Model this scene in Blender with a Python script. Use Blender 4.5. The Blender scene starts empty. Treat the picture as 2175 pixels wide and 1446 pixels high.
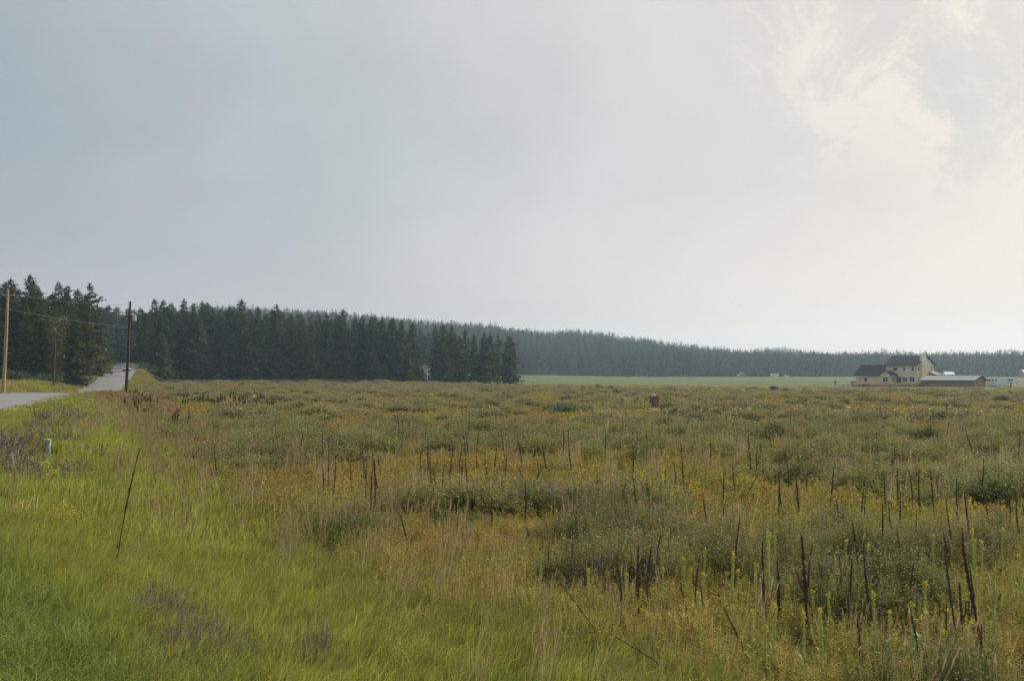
import bpy, math, random
import numpy as np
from mathutils import Vector, Matrix

R = math.radians
random.seed(7)
rng = np.random.default_rng(11)
SC = bpy.context.scene
COL = SC.collection

# ------------------------------------------------------------------ camera, sky, sun, exposure
FPX, UC, CAMZ, VH = 2000.0, 1087.5, 1.75, 795.0      # focal length in photo pixels, principal column, eye height, horizon row
PITCH = math.atan((VH - 723.0) / FPX)
cam_d = bpy.data.cameras.new('camera')
cam = bpy.data.objects.new('camera', cam_d)
COL.objects.link(cam)
cam_d.sensor_width = 36.0
cam_d.lens = 36.0 * FPX / 2175.0
cam_d.clip_start, cam_d.clip_end = 0.1, 6000.0
cam.location = (0, 0, CAMZ)
cam.rotation_euler = (math.pi / 2 + PITCH, 0, 0)
SC.camera = cam

SUN_AZ, SUN_EL = R(48.0), R(30.0)                    # azimuth clockwise from +Y (to the right), elevation
sun_dir = Vector((math.sin(SUN_AZ) * math.cos(SUN_EL), math.cos(SUN_AZ) * math.cos(SUN_EL), math.sin(SUN_EL)))
sl = bpy.data.lights.new('sun', 'SUN')
sl.energy, sl.angle, sl.color = 4.2, R(7.0), (1.0, 0.93, 0.82)
so = bpy.data.objects.new('sun', sl)
COL.objects.link(so)
so.rotation_euler = (-sun_dir).to_track_quat('-Z', 'Y').to_euler()
so.location = (60, 60, 90)

world = bpy.data.worlds.new('World')
SC.world = world
world.use_nodes = True


def build_world():
    nt = world.node_tree
    nt.nodes.clear()
    N, L = nt.nodes.new, nt.links.new

    def math_(op, a, b=None, c=None, clamp=False):
        n = N('ShaderNodeMath'); n.operation = op; n.use_clamp = clamp
        for i, v in enumerate((a, b, c)):
            if v is None: continue
            if isinstance(v, (int, float)): n.inputs[i].default_value = v
            else: L(v, n.inputs[i])
        return n.outputs[0]

    def maprange(v, a, b, c=0.0, d=1.0, smooth=True):
        n = N('ShaderNodeMapRange'); n.interpolation_type = 'SMOOTHSTEP' if smooth else 'LINEAR'
        L(v, n.inputs[0])
        for i, q in enumerate((a, b, c, d)): n.inputs[i + 1].default_value = q
        return n.outputs[0]

    def mix(f, a, b, blend='MIX'):
        n = N('ShaderNodeMix'); n.data_type = 'RGBA'; n.blend_type = blend
        for s, v in ((n.inputs[0], f), (n.inputs[6], a), (n.inputs[7], b)):
            if isinstance(v, (int, float)): s.default_value = v
            elif isinstance(v, tuple): s.default_value = v
            else: L(v, s)
        return n.outputs[2]

    tc = N('ShaderNodeTexCoord')
    d = N('ShaderNodeVectorMath'); d.operation = 'NORMALIZE'
    L(tc.outputs['Generated'], d.inputs[0])
    D = d.outputs[0]
    sep = N('ShaderNodeSeparateXYZ'); L(D, sep.inputs[0])
    dot = N('ShaderNodeVectorMath'); dot.operation = 'DOT_PRODUCT'
    L(D, dot.inputs[0]); dot.inputs[1].default_value = sun_dir
    ca = dot.outputs['Value']
    # overcast cloud sheet: luminance follows the angle to the veiled sun
    ramp = N('ShaderNodeValToRGB')
    L(math_('MULTIPLY_ADD', ca, 0.5, 0.5), ramp.inputs[0])
    cr = ramp.color_ramp
    cr.interpolation = 'B_SPLINE'
    stops = [(0.0, (.33, .37, .41)), (0.50, (.32, .36, .405)), (0.60, (.305, .35, .395)), (0.65, (.32, .37, .415)), (0.69, (.355, .40, .44)), (0.74, (.41, .447, .475)), (0.79, (.48, .508, .52)),
             (0.86, (.55, .555, .55)), (0.908, (.59, .572, .54)), (0.948, (.60, .57, .52)), (0.974, (.63, .588, .53)), (0.99, (1.15, 1.08, .97)), (1.0, (3.6, 3.4, 3.0))]
    cr.elements[0].position, cr.elements[0].color = stops[0][0], stops[0][1] + (1,)
    cr.elements[1].position, cr.elements[1].color = stops[-1][0], stops[-1][1] + (1,)
    for p, c in stops[1:-1]:
        e = cr.elements.new(p); e.color = c + (1,)
    base = ramp.outputs[0]
    # project onto a cloud plane
    zz = math_('ADD', math_('MAXIMUM', sep.outputs[2], 0.0), 0.10)
    px, py = math_('DIVIDE', sep.outputs[0], zz), math_('DIVIDE', sep.outputs[1], zz)
    cmb = N('ShaderNodeCombineXYZ'); L(px, cmb.inputs[0]); L(py, cmb.inputs[1])

    def noise(scale, detail, rough, vec=None, dist=0.0, off=0.0):
        n = N('ShaderNodeTexNoise'); n.inputs['Scale'].default_value = scale
        n.inputs['Detail'].default_value = detail; n.inputs['Roughness'].default_value = rough
        n.inputs['Distortion'].default_value = dist
        m = N('ShaderNodeMapping'); m.inputs['Location'].default_value = (off, off * 1.7, 0.0)
        L(vec or cmb.outputs[0], m.inputs[0]); L(m.outputs[0], n.inputs['Vector'])
        return n.outputs['Fac']

    n_big = noise(0.33, 3.0, 0.5, dist=0.4, off=3.1)
    n_dir = noise(3.2, 5.0, 0.5, vec=D, off=1.3)
    lum = math_('ADD', maprange(n_big, 0.3, 0.7, 0.93, 1.07), maprange(n_dir, 0.3, 0.7, -0.06, 0.06))
    c1 = mix(1.0, base, (0, 0, 0, 1), 'MIX')
    lum = math_('MULTIPLY', lum, maprange(sep.outputs[2], 0.40, 1.0, 1.0, 1.9))     # an overcast sky is brightest overhead
    vm = N('ShaderNodeVectorMath'); vm.operation = 'SCALE'
    L(base, vm.inputs[0]); L(lum, vm.inputs['Scale'])
    c1 = vm.outputs[0]
    # broken cumulus texture where the sheet thins out towards the sun
    cum = noise(10.0, 12.0, 0.66, vec=D, dist=0.45, off=2.6)
    cum_w = noise(5.0, 4.0, 0.5, vec=D, off=4.1)
    zone = math_('MULTIPLY', maprange(ca, 0.80, 0.90), maprange(sep.outputs[2], 0.13, 0.26))
    edge = math_('MULTIPLY', maprange(math_('ADD', math_('MULTIPLY', cum, 0.80), math_('MULTIPLY', cum_w, 0.32)), 0.565, 0.64), zone)
    tex = math_('ADD', math_('MULTIPLY', cum, 0.80), math_('MULTIPLY', cum_w, 0.32))
    f = math_('MULTIPLY_ADD', math_('MULTIPLY', maprange(tex, 0.49, 0.66, -0.06, 0.12), zone), 1.0, 1.0)
    vm2 = N('ShaderNodeVectorMath'); vm2.operation = 'SCALE'; L(c1, vm2.inputs[0]); L(f, vm2.inputs['Scale'])
    gap = math_('MULTIPLY', maprange(math_('ADD', math_('MULTIPLY', cum, 0.5), math_('MULTIPLY', cum_w, 0.6)), 0.57, 0.46), zone)
    c2 = mix(math_('MULTIPLY', edge, 0.55), vm2.outputs[0], (0.77, 0.695, 0.615, 1))
    c3 = mix(math_('MULTIPLY', gap, 0.22), c2, (0.52, 0.575, 0.62, 1))
    # smoky band along the horizon
    hz = maprange(sep.outputs[2], 0.24, 0.0)
    c4 = mix(math_('MULTIPLY', hz, 0.85), c3, mix(maprange(ca, 0.45, 0.85), (.475, .445, .445, 1), (.78, .68, .59, 1)))
    sky = N('ShaderNodeTexSky'); sky.sky_type = 'NISHITA'
    sky.sun_disc = False; sky.sun_elevation = SUN_EL; sky.sun_rotation = SUN_AZ
    sky.dust_density = 3.0
    bg_s = N('ShaderNodeBackground'); L(sky.outputs[0], bg_s.inputs[0]); bg_s.inputs[1].default_value = 0.06
    bg_c = N('ShaderNodeBackground'); L(c4, bg_c.inputs[0]); bg_c.inputs[1].default_value = 0.96
    ms = N('ShaderNodeMixShader'); ms.inputs[0].default_value = 0.93
    L(bg_s.outputs[0], ms.inputs[1]); L(bg_c.outputs[0], ms.inputs[2])
    out = N('ShaderNodeOutputWorld'); L(ms.outputs[0], out.inputs[0])


build_world()
vs = SC.view_settings
vs.view_transform, vs.look, vs.gamma, vs.exposure = 'Standard', 'None', 1.0, 0.3
vs.use_curve_mapping = False
cy = SC.cycles
cy.use_denoising = True
cy.denoising_prefilter = 'NONE'
cy.max_bounces, cy.diffuse_bounces, cy.glossy_bounces, cy.transmission_bounces, cy.volume_bounces = 6, 3, 2, 4, 1
cy.caustics_reflective = cy.caustics_refractive = False
cy.sample_clamp_indirect = 4.0


# ------------------------------------------------------------------ small helpers
def ss(a, b, x):
    t = np.clip((np.asarray(x, float) - a) / (b - a), 0, 1)
    return t * t * (3 - 2 * t)


def vnoise(x, y, seed=0):
    """smooth value noise on a unit lattice, 0..1"""
    x, y = np.asarray(x, float), np.asarray(y, float)
    xi, yi = np.floor(x).astype(np.int64), np.floor(y).astype(np.int64)
    fx, fy = x - xi, y - yi
    fx, fy = fx * fx * (3 - 2 * fx), fy * fy * (3 - 2 * fy)

    def h(i, j):
        n = (i * 374761393 + j * 668265263 + seed * 982451653) & 0x7fffffff
        n = ((n ^ (n >> 13)) * 1274126177) & 0x7fffffff
        return ((n ^ (n >> 16)) & 0xffff) / 65535.0
    return (h(xi, yi) * (1 - fx) + h(xi + 1, yi) * fx) * (1 - fy) + (h(xi, yi + 1) * (1 - fx) + h(xi + 1, yi + 1) * fx) * fy


def fbm(x, y, seed=0, oct=4):
    s, a, t = 0.0, 0.5, 0.0
    for k in range(oct):
        s = s + a * vnoise(x * 2 ** k, y * 2 ** k, seed + k * 17); t += a; a *= 0.5
    return s / t


class MB:
    """collects faces; build() links them as ONE mesh object"""
    def __init__(s): s.v, s.f, s.m, s.smooth = [], [], [], False

    def face(s, pts, m=0):
        i = len(s.v); s.v.extend([tuple(p) for p in pts]); s.f.append(tuple(range(i, i + len(pts)))); s.m.append(m)

    def grid(s, rows, m=0, closed=False):
        """rows: list of equal-length rings of points"""
        i0, n = len(s.v), len(rows[0])
        for r in rows: s.v.extend([tuple(p) for p in r])
        for a in range(len(rows) - 1):
            for b in range(n if closed else n - 1):
                c = (b + 1) % n
                s.f.append((i0 + a * n + b, i0 + a * n + c, i0 + (a + 1) * n + c, i0 + (a + 1) * n + b)); s.m.append(m)

    def tube(s, pts, rad, n=8, m=0, caps=True):
        pts = [Vector(p) for p in pts]
        if isinstance(rad, (int, float)): rad = [rad] * len(pts)
        rows = []
        for k, p in enumerate(pts):
            t = (pts[min(k + 1, len(pts) - 1)] - pts[max(k - 1, 0)])
            t = t.normalized() if t.length > 1e-9 else Vector((0, 0, 1))
            ref = Vector((1, 0, 0)) if abs(t.x) < 0.8 else Vector((0, 1, 0))
            a = t.cross(ref).normalized(); b = t.cross(a)
            rows.append([p + (a * math.cos(2 * math.pi * q / n) + b * math.sin(2 * math.pi * q / n)) * rad[k] for q in range(n)])
        i0 = len(s.v)
        s.grid(rows, m, closed=True)
        if caps:
            s.f.append(tuple(range(i0, i0 + n))[::-1]); s.m.append(m)
            e = i0 + (len(pts) - 1) * n
            s.f.append(tuple(range(e, e + n))); s.m.append(m)

    def box(s, x0, x1, y0, y1, z0, z1, m=0, bev=0.0):
        p = [(x0, y0, z0), (x1, y0, z0), (x1, y1, z0), (x0, y1, z0), (x0, y0, z1), (x1, y0, z1), (x1, y1, z1), (x0, y1, z1)]
        i = len(s.v); s.v.extend(p)
        for q in ((3, 2, 1, 0), (4, 5, 6, 7), (0, 1, 5, 4), (1, 2, 6, 5), (2, 3, 7, 6), (3, 0, 4, 7)):
            s.f.append(tuple(i + k for k in q)); s.m.append(m)

    def prism(s, poly, axis, a, b, m=0):
        """extrude a 2-D polygon along an axis: 'x' (poly = y,z) or 'y' (poly = x,z)"""
        def P(q, w): return (w, q[0], q[1]) if axis == 'x' else (q[0], w, q[1])
        n, i = len(poly), len(s.v)
        s.v.extend([P(q, a) for q in poly] + [P(q, b) for q in poly])
        s.f.append(tuple(range(i, i + n))[::-1]); s.m.append(m)
        s.f.append(tuple(range(i + n, i + 2 * n))); s.m.append(m)
        for k in range(n):
            l = (k + 1) % n
            s.f.append((i + k, i + l, i + n + l, i + n + k)); s.m.append(m)

    def ribbon(s, pts, widths, side, m=0):
        side = Vector(side)
        L_, R_ = [], []
        for p, w in zip(pts, widths):
            L_.append(Vector(p) - side * w * 0.5); R_.append(Vector(p) + side * w * 0.5)
        for k in range(len(pts) - 1):
            if widths[k + 1] < 1e-6: s.face((L_[k], R_[k], pts[k + 1]), m)
            else: s.face((L_[k], R_[k], R_[k + 1], L_[k + 1]), m)

    def mesh(s, name, mats, smooth=False, recalc=True):
        me = bpy.data.meshes.new(name)
        me.from_pydata(s.v, [], s.f)
        for mt in mats: me.materials.append(mt)
        me.polygons.foreach_set('material_index', s.m)
        if smooth: me.polygons.foreach_set('use_smooth', [True] * len(s.f))
        me.update()
        return me

    def build(s, name, mats, parent=None, loc=None, smooth=False):
        if not isinstance(mats, (list, tuple)): mats = [mats]
        o = bpy.data.objects.new(name, s.mesh(name, mats, smooth))
        COL.objects.link(o)
        if parent: o.parent = parent
        if loc is not None: o.location = loc
        return o


def tag(o, label=None, cat=None, group=None, kind=None):
    if label: o['label'] = label
    if cat: o['category'] = cat
    if group: o['group'] = group
    if kind: o['kind'] = kind
    return o


def empty(name, loc=(0, 0, 0), rz=0.0):
    o = bpy.data.objects.new(name, None)
    o.location = loc; o.rotation_euler = (0, 0, rz); o.empty_display_size = 0.3
    COL.objects.link(o)
    return o


def share(name, mesh, parent=None, loc=(0, 0, 0), rot=(0, 0, 0), scale=(1, 1, 1)):
    o = bpy.data.objects.new(name, mesh)
    COL.objects.link(o); o.parent = parent
    o.location, o.rotation_euler, o.scale = loc, rot, scale
    return o


# ------------------------------------------------------------------ materials
def new_mat(name):
    m = bpy.data.materials.new(name); m.use_nodes = True
    nt = m.node_tree; nt.nodes.clear()
    out = nt.nodes.new('ShaderNodeOutputMaterial')
    return m, nt, nt.nodes.new, nt.links.new, out


def surf(name, col, rough=0.8, var=0.18, scale=3.0, bump=0.15, spec=0.3, metal=0.0, stretch=(1, 1, 1), col2=None, bscale=None, bdist=0.02):
    """opaque material: colour broken up by object-space noise, with fine relief"""
    m, nt, N, L, out = new_mat(name)
    tc = N('ShaderNodeTexCoord'); mp = N('ShaderNodeMapping'); mp.inputs['Scale'].default_value = stretch
    L(tc.outputs['Object'], mp.inputs[0])
    n = N('ShaderNodeTexNoise'); n.inputs['Scale'].default_value = scale; n.inputs['Detail'].default_value = 6
    L(mp.outputs[0], n.inputs['Vector'])
    cr = N('ShaderNodeValToRGB'); L(n.outputs['Fac'], cr.inputs[0])
    c2 = col2 or tuple(c * (1 - var * 1.6) for c in col)
    cr.color_ramp.elements[0].position, cr.color_ramp.elements[1].position = 0.3, 0.7
    cr.color_ramp.elements[0].color = tuple(c2) + (1,)
    cr.color_ramp.elements[1].color = tuple(min(1, c * (1 + var * 0.5)) for c in col) + (1,)
    b = N('ShaderNodeBsdfPrincipled'); L(cr.outputs[0], b.inputs['Base Color'])
    b.inputs['Roughness'].default_value = rough; b.inputs['Metallic'].default_value = metal
    b.inputs['Specular IOR Level'].default_value = spec
    if bump:
        n2 = N('ShaderNodeTexNoise'); n2.inputs['Scale'].default_value = bscale or scale * 5; n2.inputs['Detail'].default_value = 4
        L(mp.outputs[0], n2.inputs['Vector'])
        bp = N('ShaderNodeBump'); bp.inputs['Strength'].default_value = bump; bp.inputs['Distance'].default_value = bdist
        L(n2.outputs['Fac'], bp.inputs['Height']); L(bp.outputs[0], b.inputs['Normal'])
    L(b.outputs[0], out.inputs[0])
    return m


def leafy(name, col, trans=0.35, tint=None, isl=0.35, rough=0.6, spec=0.2, objvar=0.0, hue=None):
    """plant material. tint: 'INSTANCER' attribute multiplies the colour; isl: variation per leaf; objvar: variation per plant"""
    m, nt, N, L, out = new_mat(name)
    rgb = N('ShaderNodeRGB'); rgb.outputs[0].default_value = tuple(col) + (1,)
    c = rgb.outputs[0]
    def mul(a, b_):
        n = N('ShaderNodeVectorMath'); n.operation = 'MULTIPLY'; L(a, n.inputs[0]); L(b_, n.inputs[1]); return n.outputs[0]
    def scale(a, f):
        n = N('ShaderNodeVectorMath'); n.operation = 'SCALE'; L(a, n.inputs[0]); L(f, n.inputs['Scale']); return n.outputs[0]
    if tint:
        at = N('ShaderNodeAttribute'); at.attribute_type = 'INSTANCER'; at.attribute_name = 'tint'
        c = mul(c, at.outputs['Vector'])
    g = N('ShaderNodeNewGeometry')
    mr = N('ShaderNodeMapRange'); mr.inputs[3].default_value = 1 - isl; mr.inputs[4].default_value = 1 + isl
    L(g.outputs['Random Per Island'], mr.inputs[0]); c = scale(c, mr.outputs[0])
    if objvar or hue:
        oi = N('ShaderNodeObjectInfo')
        mo = N('ShaderNodeMapRange'); mo.inputs[3].default_value = 1 - objvar; mo.inputs[4].default_value = 1 + objvar
        L(oi.outputs['Random'], mo.inputs[0])
        if hue:
            mx = N('ShaderNodeMix'); mx.data_type = 'RGBA'; mx.blend_type = 'MIX'
            fr = N('ShaderNodeMath'); fr.operation = 'FRACT'
            m7 = N('ShaderNodeMath'); m7.operation = 'MULTIPLY'; m7.inputs[1].default_value = 7.31
            L(oi.outputs['Random'], m7.inputs[0]); L(m7.outputs[0], fr.inputs[0])
            L(fr.outputs[0], mx.inputs[0]); L(c, mx.inputs[6])
            hv = N('ShaderNodeVectorMath'); hv.operation = 'MULTIPLY'; L(c, hv.inputs[0]); hv.inputs[1].default_value = hue
            L(hv.outputs[0], mx.inputs[7]); c = mx.outputs[2]
        c = scale(c, mo.outputs[0])
    b = N('ShaderNodeBsdfPrincipled'); L(c, b.inputs['Base Color'])
    b.inputs['Roughness'].default_value = rough; b.inputs['Specular IOR Level'].default_value = spec
    if trans > 0:
        t = N('ShaderNodeBsdfTranslucent'); L(c, t.inputs[0])
        ms = N('ShaderNodeMixShader'); ms.inputs[0].default_value = trans
        L(b.outputs[0], ms.inputs[1]); L(t.outputs[0], ms.inputs[2]); L(ms.outputs[0], out.inputs[0])
    else:
        L(b.outputs[0], out.inputs[0])
    return m


def glass_mat(name, col=(.02, .025, .03)):
    m, nt, N, L, out = new_mat(name)
    b = N('ShaderNodeBsdfPrincipled'); b.inputs['Base Color'].default_value = tuple(col) + (1,)
    b.inputs['Roughness'].default_value = 0.08; b.inputs['Specular IOR Level'].default_value = 0.6
    L(b.outputs[0], out.inputs[0]); return m


M = {}
M['asphalt'] = surf('asphalt', (.20, .19, .18), 0.9, 0.12, 0.35, 0.3, col2=(.155, .15, .145), bscale=60)
M['bark'] = surf('bark', (.07, .055, .045), 0.95, 0.3, 2.0, 0.6, stretch=(3, 3, .5))
M['pole_light'] = surf('weathered_pole', (.36, .245, .165), 0.85, 0.25, 1.2, 0.4, stretch=(8, 8, .3))
M['pole_dark'] = surf('creosote_pole', (.055, .032, .022), 0.8, 0.3, 1.2, 0.4, stretch=(8, 8, .3))
M['pole_mid'] = surf('brown_pole', (.085, .048, .033), 0.85, 0.3, 1.2, 0.4, stretch=(8, 8, .3))
M['wire'] = surf('aluminium_wire', (.32, .33, .34), 0.45, 0.1, 1.0, 0, metal=0.6)
M['galv'] = surf('galvanised_steel', (.42, .43, .45), 0.5, 0.12, 6.0, 0.1, metal=0.3)
M['porcelain'] = surf('porcelain', (.45, .46, .45), 0.25, 0.1, 5.0, 0, spec=0.5)
M['siding'] = surf('tan_lap_siding', (.78, .63, .45), 0.8, 0.07, 0.7, 0.5, stretch=(.2, .2, 7), bscale=1.2, bdist=0.03)
M['shingle'] = surf('dark_shingle', (.03, .03, .034), 0.95, 0.25, 1.5, 0.5, bscale=9, bdist=.03)
M['white'] = surf('white_trim', (.74, .73, .70), 0.6, 0.06, 2.0, 0.1)
M['cream'] = surf('cream_shake', (.80, .77, .69), 0.8, 0.10, 1.2, 0.4, stretch=(1, 1, 3))
M['glass'] = glass_mat('dark_glass')
M['door'] = surf('dark_door', (.05, .04, .035), 0.5, 0.2, 2.0, 0.1)
M['barnwood'] = surf('red_brown_boards', (.33, .20, .13), 0.9, 0.22, 0.9, 0.5, stretch=(3, 3, .25), col2=(.28, .19, .14))
M['tin'] = surf('grey_tin_roof', (.24, .245, .25), 0.5, 0.08, 0.6, 0.3, stretch=(4, .3, 1), metal=0.25)
M['alu'] = surf('white_aluminium', (.86, .86, .88), 0.4, 0.05, 1.0, 0.05, spec=0.5)
M['rubber'] = surf('tyre_rubber', (.025, .025, .025), 0.85, 0.1, 6.0, 0.1)
M['black'] = surf('black_metal', (.03, .03, .032), 0.55, 0.15, 4.0, 0.05)
M['rust'] = surf('rusty_board', (.36, .085, .035), 0.85, 0.35, 5.0, 0.5, col2=(.22, .06, .025))
M['slate'] = surf('grey_blue_panel', (.16, .18, .20), 0.55, 0.22, 5.0, 0.15, metal=0.3)
M['ped'] = surf('pale_green_plastic', (.33, .40, .38), 0.5, 0.08, 8.0, 0.05)
M['stake'] = surf('faded_wood_stake', (.42, .26, .20), 0.85, 0.2, 12, 0.2)
M['paint'] = surf('silver_car_paint', (.40, .42, .45), 0.3, 0.03, 1.0, 0.0, spec=0.6)
M['lens'] = surf('headlamp_lens', (.75, .75, .72), 0.15, 0.05, 4.0, 0.0, spec=0.6)
M['dirt'] = surf('tan_dirt', (.34, .235, .15), 0.95, 0.25, 2.5, 0.8, bscale=8, bdist=0.08)
M['pallet'] = surf('grey_pallet_wood', (.30, .28, .25), 0.9, 0.2, 2, 0.3)
M['lumber'] = surf('yellow_lumber', (.48, .36, .18), 0.85, 0.15, 2, 0.2)
M['rail'] = surf('silvered_rail', (.24, .235, .22), 0.7, 0.15, 1.5, 0.2)

M['needle_fir'] = leafy('fir_needles', (.056, .078, .034), 0.25, isl=0.5, objvar=0.25, hue=(1.2, 1.02, .72), rough=.75, spec=.1)
M['needle_pine'] = leafy('pine_needles', (.066, .082, .033), 0.25, isl=0.5, objvar=0.22, hue=(.8, .95, 1.05), rough=.75, spec=.1)
M['needle_larch'] = leafy('larch_needles', (.085, .11, .030), 0.3, isl=0.45, objvar=0.15, rough=.75, spec=.1)
M['yellow_leaf'] = leafy('yellowing_leaves', (.115, .11, .028), 0.35, isl=0.45, rough=.7)
M['shrub_leaf'] = leafy('shrub_leaves', (.072, .098, .040), 0.3, isl=0.45, objvar=0.15, rough=.7)
M['needle_far'] = leafy('far_needles', (.046, .064, .032), 0.2, isl=0.45, objvar=0.35, hue=(1.25, 1.05, .8), rough=.8, spec=.1)

M['blade'] = leafy('grass_blade', (1, 1, 1), 0.45, tint=True, isl=0.38, rough=.6, spec=.12)
M['straw'] = leafy('straw_stem', (.38, .315, .15), 0.3, isl=0.35, rough=.7, spec=.05)
M['straw_head'] = leafy('grass_seed_head', (.40, .31, .17), 0.3, isl=0.3, rough=.8, spec=.05)
M['weed'] = leafy('weed_foliage', (1, 1, 1), 0.42, tint=True, isl=0.45, rough=.9, spec=.05)
M['gold_fleck'] = leafy('golden_fleck', (.35, .245, .075), 0.3, isl=0.4, rough=.8, spec=.05)
M['yellow_fleck'] = leafy('yellow_flower', (.55, .46, .07), 0.3, isl=0.25, rough=.7)
M['knap'] = leafy('knapweed_foliage', (1, 1, 1), 0.36, tint=True, isl=0.45, rough=.9, spec=.03)
M['knap_head'] = leafy('knapweed_seed_head', (.42, .325, .20), 0.3, isl=0.35, rough=.8, spec=.05)
M['knap_white'] = leafy('knapweed_open_head', (.52, .43, .30), 0.35, isl=0.25, rough=.8, spec=.05)
M['purple'] = leafy('purple_flower', (.27, .175, .26), 0.3, isl=0.35, rough=.8)
M['magenta'] = leafy('magenta_flower', (.36, .04, .24), 0.3, isl=0.2, rough=.8)
M['grey_stem'] = leafy('grey_dead_stem', (.21, .175, .145), 0.1, isl=0.45, rough=.9)
M['dock'] = leafy('red_brown_dock', (.135, .098, .06), 0.15, isl=0.4, rough=.9)
M['mull_dead'] = leafy('dead_mullein', (.084, .058, .042), 0.0, isl=0.4, objvar=.25, rough=.95, spec=.1)
M['mull_leaf'] = leafy('woolly_leaf', (.31, .37, .12), 0.25, isl=0.2, objvar=.15, rough=.85)
M['mull_spike'] = leafy('green_flower_spike', (.40, .43, .12), 0.1, isl=0.3, objvar=.12, rough=.85)


def ground_mat():
    m, nt, N, L, out = new_mat('ground')
    at = N('ShaderNodeAttribute'); at.attribute_name = 'soil'
    geo = N('ShaderNodeNewGeometry')
    n1 = N('ShaderNodeTexNoise'); n1.inputs['Scale'].default_value = 0.35; n1.inputs['Detail'].default_value = 8; n1.inputs['Roughness'].default_value = .65
    mp = N('ShaderNodeMapping'); mp.inputs['Scale'].default_value = (.35, 1.0, 1.0)
    L(geo.outputs['Position'], mp.inputs[0]); L(mp.outputs[0], n1.inputs['Vector'])
    n2 = N('ShaderNodeTexNoise'); n2.inputs['Scale'].default_value = 9.0; n2.inputs['Detail'].default_value = 4
    L(geo.outputs['Position'], n2.inputs['Vector'])
    a = N('ShaderNodeMapRange'); a.inputs[1].default_value = .3; a.inputs[2].default_value = .7; a.inputs[3].default_value = .72; a.inputs[4].default_value = 1.28
    L(n1.outputs['Fac'], a.inputs[0])
    b2 = N('ShaderNodeMapRange'); b2.inputs[1].default_value = .3; b2.inputs[2].default_value = .7; b2.inputs[3].default_value = .75; b2.inputs[4].default_value = 1.25
    L(n2.outputs['Fac'], b2.inputs[0])
    mu = N('ShaderNodeMath'); mu.operation = 'MULTIPLY'; L(a.outputs[0], mu.inputs[0]); L(b2.outputs[0], mu.inputs[1])
    sc_ = N('ShaderNodeVectorMath'); sc_.operation = 'SCALE'; L(at.outputs['Color'], sc_.inputs[0]); L(mu.outputs[0], sc_.inputs['Scale'])
    b = N('ShaderNodeBsdfPrincipled'); L(sc_.outputs[0], b.inputs['Base Color']); b.inputs['Roughness'].default_value = 1.0
    b.inputs['Specular IOR Level'].default_value = 0.05
    bp = N('ShaderNodeBump'); bp.inputs['Strength'].default_value = .6; bp.inputs['Distance'].default_value = .12
    L(n2.outputs['Fac'], bp.inputs['Height']); L(bp.outputs[0], b.inputs['Normal'])
    L(b.outputs[0], out.inputs[0])
    return m


M['ground'] = ground_mat()

# ------------------------------------------------------------------ terrain
_ry = np.arange(-300, 700, 1.0)
def _smooth(a, n):
    k = np.ones(n) / n
    return np.convolve(np.pad(a, n // 2, mode='edge'), k, mode='valid')[:len(a)]
_rx = _smooth(np.interp(_ry, [-300, 0, 100, 190, 243, 300, 345, 390, 450, 700], [102.6, -11.4, -49.4, -81.5, -100.5, -121.5, -135, -135, -110, -20]), 25)
_rz = _smooth(np.interp(_ry, [-300, 91, 106, 122, 150, 170, 190, 243, 300, 318, 340, 420, 700], [0, 0, -.75, -1.6, -1.9, -1.5, -.35, 2.5, 5.45, 5.6, 5.2, 3.5, 2]), 9)


def road_x(y): return np.interp(y, _ry, _rx)
def road_z(y): return np.interp(y, _ry, _rz)
def road_d(x, y):
    """signed distance from the road's centre line, right side positive"""
    return (x - road_x(y)) * .935


RIDGE_X = [-2200, -744, -394, -194, -94, 11, 106, 146, 181, 231, 306, 543, 2200]
RIDGE_Z = [60, 75, 62, 50, 42, 33, 27, 22, 15, 11, 9, 7, 6]


def terrain(x, y):
    x, y = np.asarray(x, float), np.asarray(y, float)
    d = road_d(x, y); zr = road_z(y)
    ez = -1.35 - 0.45 * ss(10, 120, y) + 1.5 * ss(330, 700, y) + 0.85 * ss(45, -50, x) * ss(140, 275, y)
    ez = ez + 1.5 * np.exp(-((x - 20) / 45) ** 2 - ((y - 610) / 50) ** 2)
    ez = ez + (fbm(x / 14, y / 14, 5, 3) - .5) * .35 * ss(12, 30, y)
    e = d - 3.25
    Lr = 8.5 - 4.5 * ss(170, 225, y)
    zR = zr + (ez - zr) * ss(0.8, Lr + 1.5, e)
    lg = 0.35 + np.maximum(zr, 0) * .72 + (fbm(x / 10, y / 10, 9, 3) - .5) * .5
    zL = zr + (lg - zr) * ss(0.6, 7, -d - 3.25)
    z = np.where(d > 0, zR, zL)
    hill = np.interp(x / np.maximum(y, 600) * 1000, RIDGE_X, RIDGE_Z) * ss(690, 1000, y)
    hill = hill + (fbm(x / 90, y / 90, 3, 3) - .5) * 10 * ss(760, 950, y) * ss(400, 100, x)
    hill = hill + 24 * np.exp(-((x - 470) / 75) ** 2 - ((y - 1650) / 160) ** 2)
    z = z + hill
    inr = np.abs(d) < 3.7
    return np.where(inr & (y < 440), np.minimum(z, zr - 0.05), z)


def tz(x, y): return float(terrain(x, y))


def ray_hit(u, v, lift=0.0):
    """world point on the terrain (raised by lift) seen at photo pixel u, v"""
    ys = np.concatenate([np.arange(3, 60, .1), np.arange(60, 320, .5), np.arange(320, 800, 2)])
    xs = (u - UC) / FPX * ys
    zs = CAMZ - (v - VH) / FPX * ys
    t = terrain(xs, ys) + lift
    k = int(np.argmax(zs <= t))
    return float(xs[k]), float(ys[k]), float(t[k] - lift)


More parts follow.
